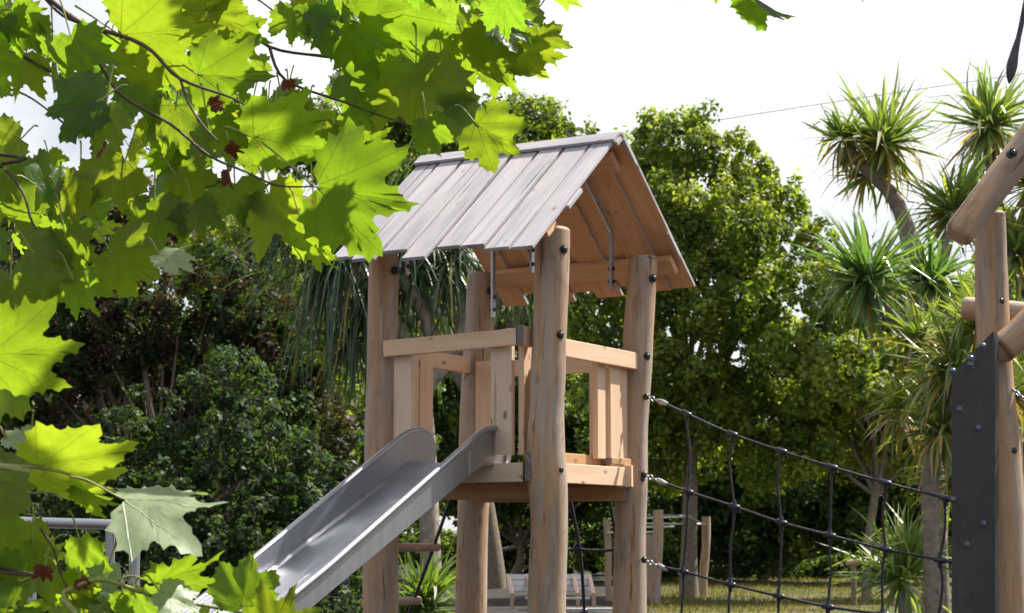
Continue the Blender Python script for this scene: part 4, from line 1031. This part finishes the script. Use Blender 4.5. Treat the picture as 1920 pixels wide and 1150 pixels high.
k(500, 355, 150, 62, 3.2, roll=20, fold=.22)
k(440, 340, 110, 80, 3.2, roll=-10)
k(590, 455, 75, 60, 3.2, roll=50, fold=.4)
k(640, 40, 150, 25, 3.3, roll=15)
k(690, 15, 190, 50, 3.35, roll=15, wid=1.1)
k(865, 60, 150, 55, 3.4, roll=35)
k(930, 20, 130, 70, 3.4, roll=10)
k(830, 20, 130, 100, 3.45, roll=20)
k(550, 10, 90, 95, 3.3, roll=10)
k(590, 40, 95, 12, 3.3, roll=60, fold=.3)
k(40, 700, 150, 160, 2.7, roll=20)
k(60, 470, 130, 30, 3.1, roll=-20)
k(120, 430, 120, 75, 3.1, roll=30)
k(135, 520, 100, 60, 3.1, roll=20)
k(70, 520, 110, 120, 3.15, roll=10)
k(20, 520, 130, 95, 3.0, roll=20)
k(290, 370, 125, 85, 3.15, roll=20)
k(360, 380, 95, 70, 3.15, roll=-30)
k(330, 330, 110, 40, 3.2, roll=20)
k(235, 300, 125, 130, 3.15, roll=0)
k(150, 330, 120, 100, 3.2, roll=35)
k(60, 330, 120, 120, 3.3, roll=15)
k(40, 260, 110, 160, 3.35, roll=10)
k(60, 925, 150, 205, 2.8, roll=40)
k(90, 905, 140, 14, 2.85, roll=58)
k(60, 1015, 100, 100, 2.95, roll=-30)
k(150, 1015, 110, 70, 2.9, roll=35)
k(120, 1090, 100, 40, 2.9, roll=40)
k(40, 1090, 110, 190, 2.9, roll=10)
k(230, 1110, 90, 60, 2.85, roll=30)
k(20, 950, 140, 150, 2.85, roll=5)
k(1010, 15, 90, 165, 3.5, roll=20); k(1052, -30, 70, 55, 3.5, roll=45, fold=.3)
k(1335, -75, 105, 60, 3.4, roll=50, tint=(.8, .85, .8)); k(1395, -18, 125, 34, 3.4, roll=78, pitch=10, fold=.5, wid=.8, tint=(.7, .8, .7))  # tints darken both blades, shade put into their colour
k(1612, -50, 62, 85, 3.5, roll=20)
k(1975, -60, 110, 60, 3.3, roll=60, fold=.5)
k(960, 90, 120, 15, 3.45, roll=40); k(1005, 60, 85, 60, 3.5, roll=20); k(930, 110, 90, 60, 3.5, roll=10)
k(690, 270, 62, -30, 3.5, roll=35); k(640, 130, 120, 35, 3.45, roll=-35, tint=(.8, .9, .8)); k(700, 150, 110, 95, 3.45, roll=25)
k(390, 20, 100, 30, 3.3, roll=15); k(300, 10, 120, 150, 3.3, roll=30); k(430, 55, 95, 20, 3.35, roll=30)
k(20, 20, 120, 60, 3.2, roll=30); k(50, 95, 110, 110, 3.3, roll=15); k(250, 150, 110, 60, 3.2, roll=-40); k(330, 200, 120, 110, 3.2, roll=30)
k(420, 215, 100, 60, 3.15, roll=30); k(270, 215, 100, 30, 3.25, roll=10); k(530, 190, 110, 60, 3.3, roll=40)
k(640, 215, 90, 25, 3.4, roll=30); k(590, 230, 80, 70, 3.4, roll=20)
rk = random.Random(4)
for lf in K:
    q = rk.uniform(.85, 1.08); lf['t'] = lf['t'] * np.array([q * rk.uniform(.85, 1.12), q, q])
for i, lf in enumerate(K): emit_leaves('leaf', [lf], PT, M['leaf'])
KP = [mkleaf(228, 935, 185, 3, 2.62, 901, roll=-70, pitch=8, fold=-.30, curl=.05, wid=1.1), mkleaf(300, 478, 88, 18, 2.95, 902, roll=-62, fold=.2, pitch=-15),
      mkleaf(300, 1110, 100, 22, 2.7, 903, roll=-60, fold=.2), mkleaf(10, 820, 60, 10, 2.7, 904, roll=-60), mkleaf(205, 1060, 80, 110, 2.9, 905, roll=-55), mkleaf(60, 800, 60, 100, 2.9, 906, roll=-60)]
for lf in KP: tag(emit_leaves('leaf', [lf], PT, M['leaf_pale']), 'pale leaf showing its matt grey green side')
KD = [mkleaf(430, 268, 42, 40, 3.1, 911, roll=50, fold=.5), mkleaf(200, 268, 46, 130, 3.1, 912, fold=.6, roll=40), mkleaf(395, 200, 34, -20, 3.1, 913, fold=.5), mkleaf(540, 150, 30, 80, 3.3, 914, fold=.6),
      mkleaf(430, 320, 44, 85, 3.1, 915, fold=.6, roll=60), mkleaf(85, 1060, 40, 100, 2.85, 916, fold=.6), mkleaf(150, 1085, 30, 60, 2.8, 917, fold=.5)]
for lf in KD: tag(emit_leaves('leaf', [lf], PT, M['leaf_dead']), 'small curled red brown dead leaf')

M['furled'] = plain('dark_furled_leaf', (.05, .04, .055), .5, 0, .4, 90, .4)
tag(MB().tube(smooth_path([W(1932, -40, 3.3), W(1922, 10, 3.3), W(1912, 60, 3.3), W(1902, 100, 3.3), W(1896, 130, 3.3), W(1892, 157, 3.3)], 4),
    [q / F * 3.3 for q in [6, 5.5, 5.5, 5, 5, 5, 5, 5, 5, 5, 6, 7, 8, 9, 10, 10.5, 10, 9, 7, 4, 1.5]], 10, squash=.7, bump=.06).build('leaf', M['furled'], PT), 'dark tightly furled leaf')
def inside(p, poly):
    x, y = p; c = False
    for i in range(len(poly)):
        x1, y1 = poly[i]; x2, y2 = poly[i - 1]
        if (y1 > y) != (y2 > y) and x < (x2 - x1) * (y - y1) / (y2 - y1) + x1: c = not c
    return c
R1 = [(-120, -120), (1000, -120), (985, 50), (930, 80), (860, 110), (780, 150), (700, 165), (600, 165), (560, 250), (470, 270), (400, 260), (330, 280), (310, 350), (240, 400), (150, 440), (90, 480), (-120, 520)]
R3 = [(-140, 960), (60, 1000), (200, 1060), (260, 1110), (420, 1200), (-140, 1250)]
holes = [(60, 225, 62), (125, 15, 32), (490, 25, 36), (545, 110, 34), (615, 120, 30), (190, 275, 30), (235, 210, 22), (705, 20, 22), (330, 430, 20), (515, 85, 25), (230, 345, 35)]
rg = random.Random(21); fill = []; placed = []
def ok(x, y, ln, ang, dmin):
    cx = x + math.cos(math.radians(ang)) * ln * .45; cy = y + math.sin(math.radians(ang)) * ln * .45
    for hx, hy, hr in holes:
        if math.hypot(cx - hx, cy - hy) < hr + ln * .5: return False
    for qx, qy in placed:
        if math.hypot(cx - qx, cy - qy) < dmin: return False
    placed.append((cx, cy)); return True
for poly, n, dm, Ya, Yb_ in ((R1, 230, 21, 3.1, 4.2), (R3, 44, 20, 2.8, 3.3)):
    c_ = 0; tries = 0
    while c_ < n and tries < 9000:
        tries += 1; x = rg.uniform(-120, 1010); y = rg.uniform(-120, 1250)
        if not inside((x, y), poly): continue
        Yq = rg.uniform(Ya, Yb_); ln = rg.uniform(.045, .10) * F / Yq; ang = rg.gauss(62, 55)
        if not ok(x, y, ln, ang, dm): continue
        tn = rg.uniform(.75, 1.12)
        fill.append(mkleaf(x, y, ln, ang, Yq, 2000 + c_ + int(Ya * 100), pitch=rg.gauss(5, 28), roll=rg.gauss(16, 34), fold=rg.uniform(.02, .3), curl=rg.uniform(.02, .25), wave=rg.uniform(.02, .05), tint=(tn * rg.uniform(.75, 1.15), tn, tn * rg.uniform(.8, 1.4)), wid=rg.uniform(.85, 1.2))); c_ += 1
# the rest of the crown, above and to the right of the frame's top edge: it shades the leaves in view
for i in range(100):
    x = rg.uniform(-1.4, 1.6); y = rg.uniform(2.6, 5.2); z = rg.uniform(3.0, 5.0)
    d = Vector((x, y, z)) - Vector((0, 0, CAMZ)); ty = (d.z * CP - d.y * SP) / (d.y * CP + d.z * SP)
    if ty < .185: continue
    an = rg.uniform(0, 360); tip = np.array([math.cos(an), math.sin(an), rg.uniform(-.9, .1)]); nn = np.array([rg.gauss(0, .5), rg.gauss(0, .5), 1])
    fill.append(dict(a=(np.array([x, y, z]), tip, nn, rg.uniform(.10, .17), R2(5000 + i)), k=dict(fold=.1, curl=.1, wave=.03), t=np.ones(3), to=None))
fo = emit_leaves('foliage', fill, PT, M['leaf']); fo['kind'] = 'stuff'
